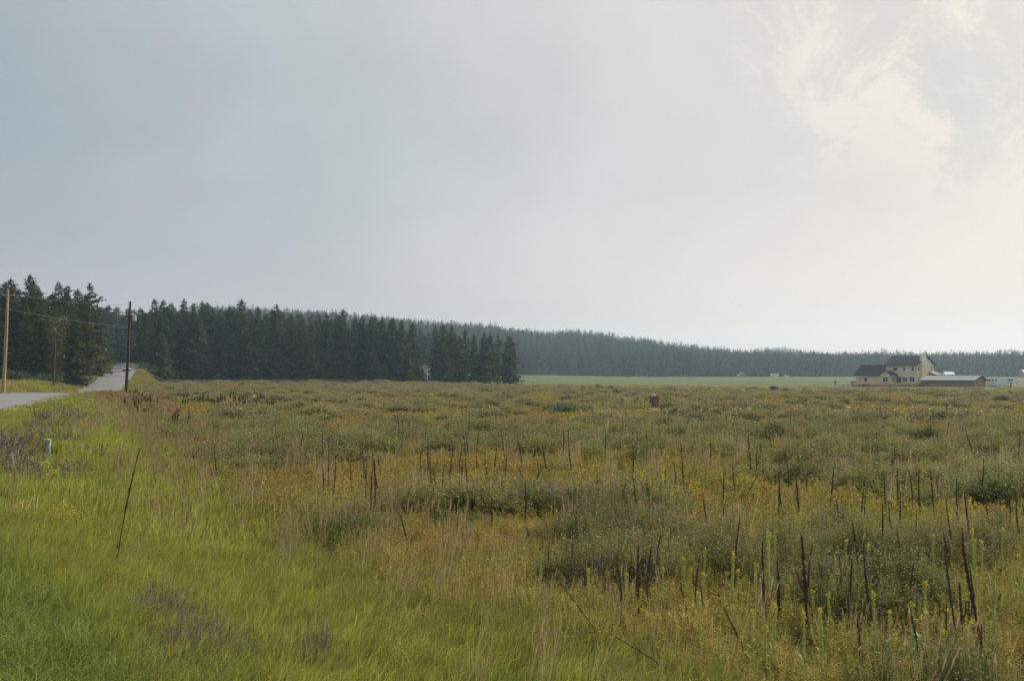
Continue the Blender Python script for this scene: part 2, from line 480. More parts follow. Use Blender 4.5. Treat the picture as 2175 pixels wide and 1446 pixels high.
def hay_y(x): return np.interp(x, [-300, -110, -20, 0, 40, 150, 300], [285, 285, 276, 235, 180, 150, 140])
def verge_w(y): return np.interp(y, [4, 9, 13, 17, 26, 36, 60, 100, 150], [13.6, 12.6, 11.1, 9.7, 8.5, 7.4, 6.0, 4.6, 4.0])


def zone_colour(x, y):
    d = road_d(x, y); e = d - 3.25
    n = fbm(x / 3.0, y / 5.0, 21, 4)[..., None]
    verge = np.array([.105, .125, .028]) + 0 * n
    field = np.array([.155, .115, .038]) * (1 - n) * 2 * .9 + np.array([.10, .10, .045]) * n
    st = fbm(x / 60, y / 9.0, 33, 4)[..., None]
    hay = np.array([.108, .118, .046]) + (st - .5) * np.array([.17, .07, .05])
    wood = np.array([.05, .045, .028]) + 0 * n
    lv = np.array([.15, .145, .045]) + (n - .5) * np.array([.08, .03, .02])
    grav = np.array([.24, .215, .18]) + 0 * n
    w = verge_w(y) + (fbm(x / 2, y / 2, 8, 3) - .5) * 2.4
    c = verge + (field - verge) * ss(-.6, .6, e - w)[..., None]
    hb = hay_y(x) + (fbm(x / 8, y / 8, 41, 3) - .5) * 40
    c = c + (hay - c) * ss(-4, 4, y - hb)[..., None]
    c = np.where((d < 0)[..., None], lv, c)
    c = c + (grav - c) * (ss(4.3, 3.6, np.abs(d)) * (y < 440))[..., None]
    inwood = ((d > 12) & (x < -18) & (y > 287 + 0 * x) & (y < 420)) | ((d < -16) & (y > 150)) | ((y > 335) & (d < 12) & (x < -80)) | (y > 712)
    c = np.where(inwood[..., None], wood, c)
    return c


def build_ground():
    xs = np.unique(np.concatenate([np.linspace(-2150, -330, 40), np.arange(-330, -150, 5), np.arange(-150, 24, 1.0), np.arange(24, 140, 3),
                                   np.arange(140, 420, 10), np.linspace(420, 2150, 44)]))
    ys = np.unique(np.concatenate([np.linspace(-280, -20, 14), np.arange(-20, 125, 1.0), np.arange(125, 350, 2.5), np.arange(350, 720, 9), np.arange(720, 1100, 20), np.linspace(1100, 2600, 34)]))
    X, Y = np.meshgrid(xs, ys)
    Z = terrain(X, Y)
    me = bpy.data.meshes.new('ground')
    nx, ny = len(xs), len(ys)
    idx = np.arange(nx * ny).reshape(ny, nx)
    q = np.stack([idx[:-1, :-1], idx[:-1, 1:], idx[1:, 1:], idx[1:, :-1]], -1).reshape(-1, 4)
    me.from_pydata(np.stack([X, Y, Z], -1).reshape(-1, 3).tolist(), [], q.tolist())
    at = me.color_attributes.new('soil', 'FLOAT_COLOR', 'POINT')
    c = np.ones((nx * ny, 4), np.float32); c[:, :3] = zone_colour(X, Y).reshape(-1, 3)
    at.data.foreach_set('color', c.ravel())
    me.polygons.foreach_set('use_smooth', [True] * len(q))
    me.materials.append(M['ground'])
    o = bpy.data.objects.new('ground', me); COL.objects.link(o)
    tag(o, kind='structure')
    b = MB()
    rows = []
    yy = np.concatenate([np.arange(-200, 440, 1.5)])
    for y in yy:
        cx, z = float(road_x(y)), float(road_z(y))
        w = 3.25 / .935
        jl, jr = (vnoise(y / 2.3, 0, 3) - .5) * .35, (vnoise(y / 2.3, 5, 4) - .5) * .35
        rows.append([(cx - w + float(jl), y, z - .02), (cx - w * .5, y, z + .03), (cx, y, z + .055), (cx + w * .5, y, z + .03), (cx + w + float(jr), y, z - .02)])
    b.grid(rows)
    r = b.build('road', M['asphalt'], smooth=True)
    tag(r, kind='structure')


build_ground()


# ------------------------------------------------------------------ haze
def build_haze():
    b = MB(); b.box(-2200, 2200, -330, 2700, -6, 118)
    m, nt, N, L, out = new_mat('haze')
    pv = N('ShaderNodeVolumePrincipled')
    pv.inputs['Color'].default_value = (.64, .83, 1.0, 1)
    pv.inputs['Density'].default_value = 0.00020
    pv.inputs['Anisotropy'].default_value = 0.35
    L(pv.outputs[0], out.inputs['Volume'])
    o = b.build('haze', m); tag(o, kind='stuff')


build_haze()


# ------------------------------------------------------------------ trees
def conifer_mesh(seed, h, rad, style, mats, fine=True):
    """trunk mesh and crown mesh of one conifer, base at the origin"""
    r = random.Random(seed)
    tr = MB()
    lean = [Vector((0, 0, 0))]
    for k in range(1, 7):
        lean.append(Vector((r.uniform(-.08, .08) * k * .4, r.uniform(-.08, .08) * k * .4, h * .97 * k / 6)))
    r0 = h * .0125 + .04
    tr.tube(lean, [r0 * (1.25 if k == 0 else 1) * (1 - k / 6.4) for k in range(7)], 7, 0)
    z0 = h * {'fir': .09, 'spruce': .015, 'pine': .16, 'larch': .12}[style]
    step = (.5 if fine else 1.35) * (1 if style != 'pine' else 1.1)
    cr = MB()
    z = z0
    while z < h * .995:
        t = (z - z0) / (h - z0)
        if style in ('fir', 'spruce'): prof = (1 - t) ** .62 * min(1, .6 + t * 5) * 1.12
        elif style == 'pine': prof = (1 - t ** 2.4) * min(1, .45 + t * 2.2) * (.7 + .3 * math.sin(z * 1.3 + seed))
        else: prof = (1 - t) ** .6 * min(1, .5 + t * 3) * .8
        rr = rad * prof * r.uniform(.82, 1.12) + .32 * min(1, (1 - t) * 8)
        nb = (r.randint(5, 7) if fine else 5) if style != 'larch' else (r.randint(4, 6) if fine else 4)
        a0 = r.uniform(0, 6.28)
        for k in range(nb):
            if r.random() < (.12 if style != 'pine' else .22): continue
            az = a0 + 6.283 * k / nb + r.uniform(-.35, .35)
            ln = rr * r.uniform(.6, 1.18)
            up = {'fir': .22 - .5 * (1 - t), 'spruce': .2 - .55 * (1 - t), 'pine': .35 - .35 * (1 - t), 'larch': .25 - .25 * (1 - t)}[style] + r.uniform(-.12, .12)
            dv = Vector((math.cos(az), math.sin(az), 0)); sd = Vector((-math.sin(az), math.cos(az), 0))
            c = lean[min(6, int(z / h * 6))]
            p0 = Vector((c.x, c.y, z))
            def at(s, q=ln, u=up): return p0 + dv * (q * s) + Vector((0, 0, q * (u * s - .22 * s * s * (1 if style != 'pine' else -.3))))
            w = ln * (.42 if style in ('fir', 'spruce') else .3) + .12
            tl = Vector((0, 0, r.uniform(-.35, .35)))
            cr.ribbon([at(.12), at(.55), at(1.0)], [w * .5, w, 0], (sd + tl).normalized(), 0)
            nt_ = (9 if fine else 3)
            for q in range(nt_):
                s = r.uniform(.3, 1.05)
                cpt = at(s) + Vector((r.uniform(-1, 1), r.uniform(-1, 1), r.uniform(-.7, .45))) * (ln * .17 + .08)
                sz = (ln * .17 + .2) * r.uniform(.6, 1.25) * (1 if fine else 1.9) * (1.15 if style == 'pine' else 1)
                a = Vector((r.uniform(-1, 1), r.uniform(-1, 1), r.uniform(-.5, .5))).normalized()
                b = a.cross(Vector((r.uniform(-1, 1), r.uniform(-1, 1), r.uniform(-1, 1)))).normalized()
                cr.face((cpt - a * sz * .5, cpt + b * sz * .33, cpt + a * sz * .62, cpt - b * sz * .3), 0)
        z += step * (1 if fine else 1) * (1.0 - .35 * t)
    # leader
    cr.ribbon([(lean[6].x, lean[6].y, h * .93), (lean[6].x, lean[6].y, h * 1.01)], [.35, 0.0], (1, 0, 0), 0)
    return tr.mesh('trunk', [M['bark']]), cr.mesh('crown', mats)


PROTO = {}
for i in range(4):
    PROTO['fir', i] = conifer_mesh(100 + i, 20, 3.5 + .35 * (i % 3), 'fir', [M['needle_fir']])
for i in range(2):
    PROTO['spruce', i] = conifer_mesh(140 + i, 12, 2.9, 'spruce', [M['needle_fir']])
for i in range(4):
    PROTO['pine', i] = conifer_mesh(200 + i, 21, 3.5 + .4 * (i % 2), 'pine', [M['needle_pine']])
for i in range(2):
    PROTO['larch', i] = conifer_mesh(300 + i, 20, 3.2, 'larch', [M['needle_larch']])
PH = {'fir': 20, 'spruce': 12, 'pine': 21, 'larch': 20}
NP = {'fir': 4, 'spruce': 2, 'pine': 4, 'larch': 2}
TNAME = {'fir': 'fir_tree', 'spruce': 'spruce_tree', 'pine': 'pine_tree', 'larch': 'larch_tree'}
n_trees = 0


def tree(x, y, h, style, label, group, wide=1.0, z=None):
    global n_trees
    n_trees += 1
    tr, cr = PROTO[style, random.randrange(NP[style])]
    e = empty(TNAME[style], (x, y, (tz(x, y) if z is None else z) - .15), random.uniform(0, 6.28))
    s = h / PH[style]
    e.scale = (s * wide, s * wide, s)
    share('trunk', tr, e); share('crown', cr, e)
    return tag(e, label, 'tree', group)


G_L = 'conifers in the wood left of the road'
G_G = 'conifers behind the crest of the road'
G_M = 'conifers in the wood behind the weedy field'
G_C = 'conifers in the open clump at the end of the wood'
G_F = 'conifers along the foot of the far wooded hill'


def tree_px(u, vtop, Y, style, label, group, wide=1.0):
    x = (u - UC) / FPX * Y
    z = tz(x, Y)
    h = CAMZ + (VH - vtop) / FPX * Y - z
    return tree(x, Y, h, style, label, group, wide, z)


def near_trees():
    # wood left of the road, from the frame's edge to the road cut
    lead = [(62, 579, 205, 'pine', 'tallest round-topped pine behind the pale wooden pole', 1.15),
            (20, 588, 200, 'pine', 'broad pine at the left edge of the wood beyond the road', 1.2),
            (122, 596, 212, 'fir', 'pointed conifer rising above the yellowing tree left of the road', 1.0),
            (187, 597, 218, 'pine', 'tall dense pine at the right end of the roadside wood', 1.25),
            (140, 617, 225, 'fir', 'slim conifer just right of the pointed one left of the road', .9),
            (163, 611, 222, 'fir', 'slim conifer just left of the tall pine beside the road', .9),
            (205, 645, 222, 'fir', 'shorter conifer leaning against the tall roadside pine', 1.1)]
    for u, v, Y, s, lab, w in lead: tree_px(u, v, Y, s, lab, G_L, w)
    rg = random.Random(3)
    for row, (Y, n) in enumerate(((188, 15), (203, 18), (218, 18), (245, 14))):
        for k in range(n):
            u = -330 + (530 - row * 6) * (k + rg.uniform(.1, .9)) / n
            v = 612 + 10 * math.sin(k * 2.1 + row) + rg.uniform(-12, 24) + max(0, (u - 100)) * .22
            if row == 0: v += rg.uniform(20, 90)
            tree_px(u, v, Y + rg.uniform(-6, 6), rg.choice(['fir', 'fir', 'pine', 'larch']),
                    '%s dark conifer left of the road %s' % (('low front-row', 'second-row', 'third-row', 'back-row')[row], 'at the left edge by the pale pole' if u < 30 else 'between the pale pole and the climbing road'), G_L, rg.uniform(1.15, 1.5))
    # beyond the crest
    for u, v, Y in ((231, 646, 372), (247, 650, 380), (262, 668, 390), (275, 674, 402), (288, 670, 395), (222, 660, 365), (300, 655, 380), (240, 668, 400), (212, 655, 385), (196, 660, 360), (255, 690, 362), (281, 700, 366), (270, 653, 398), (283, 656, 404), (297, 651, 392), (226, 649, 376), (214, 650, 372)):
        tree_px(u, v, Y, rg.choice(['fir', 'pine']), 'dark conifer closing the view beyond the crest of the road', G_G, 1.5)
    # wood behind the field: named leaders
    lead = [(326, 632, 'pine', 'bushy-topped pine at the roadside end of the middle wood', 1.2), (345, 635, 'fir', None, 1), (362, 641, 'fir', None, .9),
            (389, 632, 'fir', 'narrow fir with a thin spire near the left end of the middle wood', .85), (411, 641, 'pine', None, 1), (429, 637, 'fir', None, .9), (440, 641, 'fir', None, 1),
            (466, 655, 'fir', None, 1), (487, 650, 'fir', None, .9),
            (511, 632, 'pine', 'pine standing clear above the middle wood with layered round top', 1.15),
            (549, 649, 'pine', 'flat round-headed pine right of the tallest one in the middle wood', 1.0),
            (587, 644, 'fir', 'thin open-topped fir rising above the centre of the middle wood', .8),
            (618, 664, 'larch', 'pale green larch left of centre in the middle wood', 1.1), (640, 664, 'larch', 'pale green larch in the centre of the middle wood', 1.1), (661, 664, 'larch', 'pale green larch right of centre in the middle wood', 1.1),
            (692, 661, 'pine', None, 1), (728, 653, 'pine', 'tallest pine towards the right end of the middle wood', 1.25),
            (770, 668, 'fir', None, 1), (790, 671, 'fir', None, 1), (812, 677, 'fir', None, 1.1), (834, 673, 'fir', None, 1.1), (854, 677, 'pine', None, 1.1)]
    for u, v, s, lab, w in lead:
        tree_px(u, v, 296 + rg.uniform(-5, 5), s, lab or 'dark conifer of even height along the front of the middle wood', G_M, w)
    for row, (Y, n) in enumerate(((291, 26), (306, 30), (322, 28), (340, 24))):
        for k in range(n):
            u = 300 + 580 * (k + rg.uniform(.1, .9)) / n
            v = 655 + 22 * ss(400, 850, u) + rg.uniform(-6, 22) + (rg.uniform(20, 70) if row == 0 else 0)
            if u > 848: continue
            tree_px(u, v, Y + rg.uniform(-4, 4), rg.choice(['fir', 'fir', 'pine', 'fir']),
                    '%s dark conifer of the middle wood, %s' % (('low front-row', 'second-row', 'third-row', 'back-row')[row], 'near the climbing road' if u < 430 else 'above the rail fence' if u < 560 else 'near the three pale larches' if u < 690 else 'towards the gap with the white house'), G_M, rg.uniform(.9, 1.2))
    for u, v, Y in ((298, 690, 262), (312, 668, 268), (322, 700, 262), (334, 655, 272), (352, 668, 274), (376, 660, 277), (398, 672, 279), (344, 705, 263), (420, 668, 281)):
        tree_px(u, v, Y, rg.choice(['fir', 'pine']), 'dark conifer close to the climbing road at the left end of the middle wood', G_M, 1.2)
    for u, v in ((537, 724), (580, 731), (664, 742), (735, 738), (470, 722), (865, 733), (795, 745), (700, 748), (410, 720)):
        tree_px(u, v, 282 + rg.uniform(-2, 2), 'spruce', 'small cone-shaped spruce standing in front of the middle wood', G_M, 1.15)
    # open clump at the end
    lead = [(876, 683, 288, 'fir', 'broad conifer left of the gap showing the white house', 1.1), (925, 689, 296, 'fir', 'conifer with drooping branches right of the gap with the white house', .8),
            (942, 688, 300, 'fir', 'conifer directly behind the small spruce in the clump', 1.1), (960, 690, 296, 'fir', 'broad conifer right of the small spruce in the clump', 1.2),
            (989, 697, 292, 'pine', 'conifer in the middle of the clump with bare lower stem', 1.1), (1007, 706, 300, 'fir', 'narrow conifer left of the narrow gap in the clump', .95),
            (1028, 703, 296, 'fir', 'conifer just right of the narrow gap in the clump', 1.0), (1041, 709, 301, 'fir', 'slim conifer third from the right end of the clump', .95), (1057, 707, 294, 'pine', 'conifer second from the right end of the clump', 1.25),
            (1082, 711, 290, 'fir', 'last conifer at the open right end of the clump', 1.45), (944, 733, 283, 'spruce', 'small pointed spruce standing in front of the clump', 1.15)]
    for u, v, Y, s, lab, w in lead: tree_px(u, v, Y, s, lab, G_C, w)
    for u, v in ((893, 697), (911, 704), (902, 712)):
        tree_px(u, v, 462, 'fir', 'hazy conifer rising behind the white house in the gap', G_C, 1.3)
    for u, v in ((975, 712), (955, 705)):
        tree_px(u, v, 306, 'fir', 'conifer half hidden at the back of the clump', G_C, 1.0)


near_trees()


def bush_mesh(seed, w, h, mat, n=420, leaf=.12):
    r = random.Random(seed); b = MB()
    cl = [(r.uniform(-.33, .33) * w, r.uniform(-.3, .3) * w, r.uniform(.25, .72) * h, r.uniform(.18, .34) * w) for _ in range(9)]
    for k in range(n):
        cx, cy, cz, cr_ = r.choice(cl)
        v = Vector((r.gauss(0, 1), r.gauss(0, 1), r.gauss(0, 1))).normalized() * cr_ * r.uniform(.55, 1.1)
        p = Vector((cx, cy, max(.03, cz + v.z * h / w * .9))) + Vector((v.x, v.y, 0))
        a = Vector((r.uniform(-1, 1), r.uniform(-1, 1), r.uniform(-.4, 1))).normalized()
        c = a.cross(Vector((r.uniform(-1, 1), r.uniform(-1, 1), r.uniform(-1, 1)))).normalized()
        s = leaf * r.uniform(.6, 1.4)
        b.face((p - a * s, p + c * s * .45, p + a * s, p - c * s * .45), 0)
    return b.mesh('foliage', [mat])


def bush_stems(seed, w, h):
    r = random.Random(seed); b = MB()
    for k in range(7):
        az = r.uniform(0, 6.28)
        e = Vector((math.cos(az) * w * .3, math.sin(az) * w * .3, h * .7))
        b.tube([(0, 0, -.1), e * .5 + Vector((0, 0, .05 * h)), e], [.02 * w, .014 * w, .006 * w], 4)
    return b.mesh('stems', [M['bark']])


def shrub(name, x, y, w, h, mat, label, cat='shrub', group=None, seed=0, n=420, leaf=.12):
    e = empty(name, (x, y, tz(x, y) - .04), random.uniform(0, 6))
    share('stems', bush_stems(seed, w, h), e)
    share('foliage', bush_mesh(seed, w, h, mat, n, leaf), e)
    return tag(e, label, cat, group)


def shrubs():
    x, y = (122 - UC) / FPX * 186, 186
    shrub('birch_tree', x, y, 5.5, 14.5, M['yellow_leaf'], 'yellowing broadleaf tree in front of the roadside wood', 'tree', seed=5, n=900, leaf=.4)
    for i, (u, Y, w, h, lab) in enumerate(((312, 252, 6, 3.6, 'round green shrub at the foot of the middle wood beside the road'), (36, 150, 5, 2.6, 'low green shrub at the foot of the pale wooden pole'),
                                           (100, 172, 6, 2.2, 'low dark shrub beside the brown pole left of the road'), (163, 190, 7, 2.2, 'dark spreading shrub under the tall roadside pine'),
                                           (1028, 284, 3.2, 3.2, 'grey-green shrub standing under the clump of conifers'), (530, 284, 4, 2.2, 'low shrub at the front foot of the middle wood'))):
        shrub('shrub', (u - UC) / FPX * Y, Y, w, h, M['shrub_leaf'], lab, seed=30 + i, n=500, leaf=.22)


shrubs()


# ------------------------------------------------------------------ scattering (stuff only)
def gn_scatter(name, protos, P, rot, scl, idx, tint):
    """ONE object whose points carry copies of a few small plant meshes"""
    me = bpy.data.meshes.new(name)
    n = len(P)
    me.vertices.add(n)
    me.vertices.foreach_set('co', np.asarray(P, np.float32).ravel())
    for an, ty, arr in (('rot', 'FLOAT_VECTOR', rot), ('scl', 'FLOAT_VECTOR', scl), ('tint', 'FLOAT_VECTOR', tint)):
        a = me.attributes.new(an, ty, 'POINT'); a.data.foreach_set('vector', np.asarray(arr, np.float32).ravel())
    a = me.attributes.new('pick', 'INT', 'POINT'); a.data.foreach_set('value', np.asarray(idx, np.int32))
    o = bpy.data.objects.new(name, me); COL.objects.link(o)
    c = bpy.data.collections.new(name + '_sources')
    for k, m in enumerate(protos):
        po = bpy.data.objects.new('%s_source_%02d' % (name, k), m); c.objects.link(po)
    ng = bpy.data.node_groups.new(name, 'GeometryNodeTree')
    ng.interface.new_socket('Geometry', in_out='INPUT', socket_type='NodeSocketGeometry')
    ng.interface.new_socket('Geometry', in_out='OUTPUT', socket_type='NodeSocketGeometry')
    N, L = ng.nodes.new, ng.links.new
    gi, go = N('NodeGroupInput'), N('NodeGroupOutput')
    ci = N('GeometryNodeCollectionInfo'); ci.inputs['Collection'].default_value = c
    ci.inputs['Separate Children'].default_value = True; ci.inputs['Reset Children'].default_value = True
    ip = N('GeometryNodeInstanceOnPoints'); ip.inputs['Pick Instance'].default_value = True

    def na(nm, ty):
        q = N('GeometryNodeInputNamedAttribute'); q.data_type = ty; q.inputs['Name'].default_value = nm
        return q.outputs['Attribute']
    er = N('FunctionNodeEulerToRotation')
    L(na('rot', 'FLOAT_VECTOR'), er.inputs[0])
    L(gi.outputs[0], ip.inputs['Points']); L(ci.outputs[0], ip.inputs['Instance'])
    L(na('pick', 'INT'), ip.inputs['Instance Index']); L(er.outputs[0], ip.inputs['Rotation']); L(na('scl', 'FLOAT_VECTOR'), ip.inputs['Scale'])
    L(ip.outputs[0], go.inputs[0])
    md = o.modifiers.new('scatter', 'NODES'); md.node_group = ng
    tag(o, kind='stuff')
    return o


def sample(y0, y1, dens, spread=.62, pad=2.0, seed=0):
    """random points over the ground between two distances, a little wider than the view"""
    g = np.random.default_rng(seed)
    area = spread * (y1 * y1 - y0 * y0) + 2 * pad * (y1 - y0)
    n = int(dens * area)
    y = np.sqrt(g.uniform(0, 1, int(n * 1.0)) * (y1 ** 2 - y0 ** 2) + y0 ** 2)
    x = g.uniform(-1, 1, len(y)) * (spread * y + pad)
    return x, y, g


# ---- far wood on the hill
def far_forest():
    protos = []
    for i in range(4): protos.append(conifer_mesh(500 + i, 20, 3.0, 'fir', [M['needle_far']], fine=False)[1])
    for i in range(3): protos.append(conifer_mesh(520 + i, 20, 2.8, 'pine', [M['needle_far']], fine=False)[1])
    for k in range(len(protos)): pass
    g = np.random.default_rng(77)
    # individuals along the foot of the hill
    mid = [conifer_mesh(540 + i, 20, 3.0, ['fir', 'pine', 'fir', 'pine', 'fir'][i], [M['needle_far']], fine=False) for i in range(5)]
    global n_trees
    cnt = 0
    budget = 300 - n_trees
    for k in range(budget):
        t = (k + g.uniform(.15, .85)) / budget
        x = 2 + t * 415
        y = 716 + g.uniform(-5, 5) - 8 * math.sin(t * 9)
        h = g.uniform(15.5, 21.5)
        e = empty('conifer_tree', (x, y, tz(x, y) - .2), g.uniform(0, 6.28)); e.scale = (h / 20 * 1.1, h / 20 * 1.1, h / 20)
        tr, cr = mid[int(g.integers(5))]
        share('trunk', tr, e); share('crown', cr, e)
        tag(e, 'hazy conifer of the far front row, ' + ('left of the tiny cabin' if x < 160 else 'between the tiny cabin and the tan house' if x < 268 else 'behind the tan house and shed' if x < 350 else 'near the right edge'), 'tree', G_F)
        n_trees += 1
    xs, ys = [], []
    # treeline rows behind
    def add(n, x0, x1, y0, y1):
        xs.append(g.uniform(x0, x1, n)); ys.append(g.uniform(y0, y1, n))
    add(1250, -40, 520, 722, 790)
    add(9500, -330, 620, 790, 1120)
    add(1500, 300, 640, 1480, 1760)
    add(900, 420, 1100, 715, 790)
    add(500, -60, 20, 700, 740)
    x, y = np.concatenate(xs), np.concatenate(ys)
    z = terrain(x, y) - .3
    n = len(x)
    h = np.clip(.86 + g.normal(0, .10, n), .55, 1.15) + (fbm(x / 60, y / 60, 91, 2) - .5) * .35
    h = h * np.where(y < 800, 1.0, .88)
    w = h * g.uniform(.95, 1.35, n)
    rot = np.stack([0 * x, 0 * x, g.uniform(0, 6.28, n)], -1)
    gn_scatter('forest', protos, np.stack([x, y, z], -1), rot, np.stack([w, w, h], -1), g.integers(0, len(protos), n), np.ones((n, 3)))
    # dark interior and hedge of young growth behind the near woods
    m = 700
    x2 = np.concatenate([g.uniform(-125, -45, m), g.uniform(-330, -120, 500)])
    y2 = np.concatenate([g.uniform(345, 430, m), g.uniform(268, 440, 500)])
    k2 = (np.abs(road_d(x2, y2)) > 9)
    x2, y2 = x2[k2], y2[k2]
    h2 = g.uniform(.55, .92, len(x2))
    gn_scatter('woods', [PROTO['fir', 0][1], PROTO['fir', 1][1], PROTO['pine', 0][1]], np.stack([x2, y2, terrain(x2, y2)], -1),
               np.stack([0 * x2, 0 * x2, g.uniform(0, 6.28, len(x2))], -1), np.stack([h2 * 1.1, h2 * 1.1, h2], -1), g.integers(0, 3, len(x2)), np.ones((len(x2), 3)))


far_forest()


# ------------------------------------------------------------------ ground plants
def grass_proto(seed, n, rad, h0, h1, w0, w1, lean, mat_i=0, curl=.35, mats=None):
    r = random.Random(seed); b = MB()
    for k in range(n):
        a, q = r.uniform(0, 6.28), rad * math.sqrt(r.random())
        p = Vector((math.cos(a) * q, math.sin(a) * q, -.03))
        h = r.uniform(h0, h1); w = r.uniform(w0, w1)
        az = r.uniform(0, 6.28)
        bend = Vector((math.cos(az), math.sin(az), 0)) * h * r.uniform(.05, curl) + Vector((lean, 0, 0)) * h
        sd = Vector((r.uniform(-1, 1), r.uniform(-.4, .4), 0)).normalized()
        drop = r.uniform(0, .18) * h * (curl > .5)
        pts = [p, p + bend * .12 + Vector((0, 0, h * .42)), p + bend * .5 + Vector((0, 0, h * .8)), p + bend * 1.1 + Vector((0, 0, h - drop))]
        b.ribbon(pts, [w, w * .9, w * .6, 0], sd, mat_i)
    return b


def stalk_proto(seed, n, rad, h0, h1, w, head):
    """dry bunch of seeding grass stalks"""
    r = random.Random(seed); b = MB()
    for k in range(n):
        a, q = r.uniform(0, 6.28), rad * math.sqrt(r.random())
        p = Vector((math.cos(a) * q, math.sin(a) * q, -.03)); h = r.uniform(h0, h1)
        az = r.uniform(0, 6.28); bend = Vector((math.cos(az), math.sin(az), 0)) * h * r.uniform(.02, .22) + Vector((h * .08, 0, 0))
        sd = Vector((1, r.uniform(-.4, .4), 0)).normalized()
        top = p + bend + Vector((0, 0, h))
        b.ribbon([p, p + bend * .35 + Vector((0, 0, h * .55)), top], [w, w, w * .6], sd, 0)
        if r.random() < .75:
            hd = head * r.uniform(.7, 1.3)
            t2 = top + (bend * .5 + Vector((0, 0, h * .4))).normalized() * hd
            b.ribbon([top - Vector((0, 0, hd * .3)), top + (t2 - top) * .4, t2], [w, hd * .13, 0], sd, 1)
            b.ribbon([top - Vector((0, 0, hd * .3)), top + (t2 - top) * .4, t2], [w, hd * .11, 0], sd.cross(Vector((0, 0, 1))), 1)
    return b


def fleck(b, p, s, r, m):
    a = Vector((r.uniform(-1, 1), r.uniform(-1, 1), r.uniform(-1, 1))).normalized()
    c = a.cross(Vector((r.uniform(-1, 1), r.uniform(-1, 1), r.uniform(-1, 1)))).normalized(); d = a.cross(c)
    b.face((p - a * s, p + c * s, p + a * s, p - c * s), m)
    b.face((p - a * s, p + d * s, p + a * s, p - d * s), m)


def bushy_proto(seed, n, rad, h0, h1, w, branches, heads, hs, m_stem=0, m_heads=(1,), dome=True, leaves=2, lw=.012):
    """a many-stemmed herb: wiry branching stems, small narrow leaves, little heads at the tips"""
    r = random.Random(seed); b = MB()
    for k in range(n):
        a, q = r.uniform(0, 6.28), rad * math.sqrt(r.random())
        p = Vector((math.cos(a) * q * .5, math.sin(a) * q * .5, -.03))
        h = r.uniform(h0, h1) * ((1 - .35 * (q / rad) ** 2) if dome else 1)
        out = Vector((math.cos(a), math.sin(a), 0)) * q * .6 + Vector((r.uniform(-.06, .06), r.uniform(-.06, .06), 0))
        sd = Vector((r.uniform(-1, 1), r.uniform(-.5, .5), 0)).normalized()
        mid, top = p + out * .4 + Vector((0, 0, h * .5)), p + out + Vector((0, 0, h))
        b.ribbon([p, mid, top], [w, w, w * .6], sd, m_stem)
        for q2 in range(leaves):
            t = r.uniform(.12, .8); c = p.lerp(mid, t * 2) if t < .5 else mid.lerp(top, t * 2 - 1)
            az = r.uniform(0, 6.28); dv = Vector((math.cos(az), math.sin(az), r.uniform(.1, .9))).normalized() * h * r.uniform(.1, .22)
            b.ribbon([c, c + dv * .5, c + dv], [lw * .4, lw, 0], Vector((-math.sin(az), math.cos(az), 0)), m_stem)
        for q2 in range(branches):
            t = r.uniform(.35, .95); c = p.lerp(mid, t * 2) if t < .5 else mid.lerp(top, t * 2 - 1)
            az = r.uniform(0, 6.28); ln = h * r.uniform(.15, .35) * (1.15 - t * .6)
            e = c + Vector((math.cos(az) * .6, math.sin(az) * .6, r.uniform(.5, 1.0))) * ln
            b.ribbon([c, e], [w * .7, w * .4], sd, m_stem)
            if r.random() < (heads if (leaves < 9 or t > .62) else heads * .12): fleck(b, e, hs * r.uniform(.6, 1.3), r, r.choice(m_heads))
        if r.random() < heads: fleck(b, top, hs * r.uniform(.7, 1.3), r, r.choice(m_heads))
    return b


GOLD, OLIVE, GREY_G = np.array([.43, .355, .11]), np.array([.27, .30, .08]), np.array([.125, .13, .075])


def region(u, v, u0, u1, v0, v1, soft=30.0, sv=None):
    sv = sv or soft * .5
    return ss(u0 - soft, u0 + soft, u) * ss(u1 + soft, u1 - soft, u) * ss(v0 - sv, v0 + sv, v) * ss(v1 + sv, v1 - sv, v)


def knap_field(x, y):
    """how thickly the knapweed covers a spot of the field (0..1)"""
    z = terrain(x, y)
    u, v = UC + x / y * FPX, VH + (CAMZ - z) / y * FPX
    k = fbm(x / 3.4, y / 5.5, 61, 4) * 1.0 + (fbm(x / 14, y / 22, 63, 3) - .5) * .6
    k = k - .5
    k += .30 * region(u, v, 1640, 2300, 965, 1060, 60) + .34 * region(u, v, 1280, 1880, 1160, 1290, 50) + .3 * region(u, v, 1090, 1420, 1075, 1180, 40)
    k += .22 * region(u, v, 560, 1500, 930, 985, 50, 14) + .28 * region(u, v, 900, 1050, 1105, 1165, 20) - .25 * region(u, v, 1650, 2300, 1330, 1700, 60) + .2 * region(u, v, 1500, 2300, 900, 960, 60, 15)
    k += .2 * region(u, v, 450, 700, 900, 1010, 40)
    k -= .55 * region(u, v, 560, 1600, 1000, 1068, 60, 16) + .5 * region(u, v, 850, 1180, 1160, 1330, 40) + .4 * region(u, v, 1500, 2060, 1068, 1140, 60, 20) + .6 * region(u, v, 1060, 1760, 1296, 1450, 40, 10)
    k -= .3 * region(u, v, 380, 700, 1010, 1150, 50)
    k = k * (1 + .35 * ss(55, 90, y)) + .02 * ss(60, 110, y)
    return k, u, v


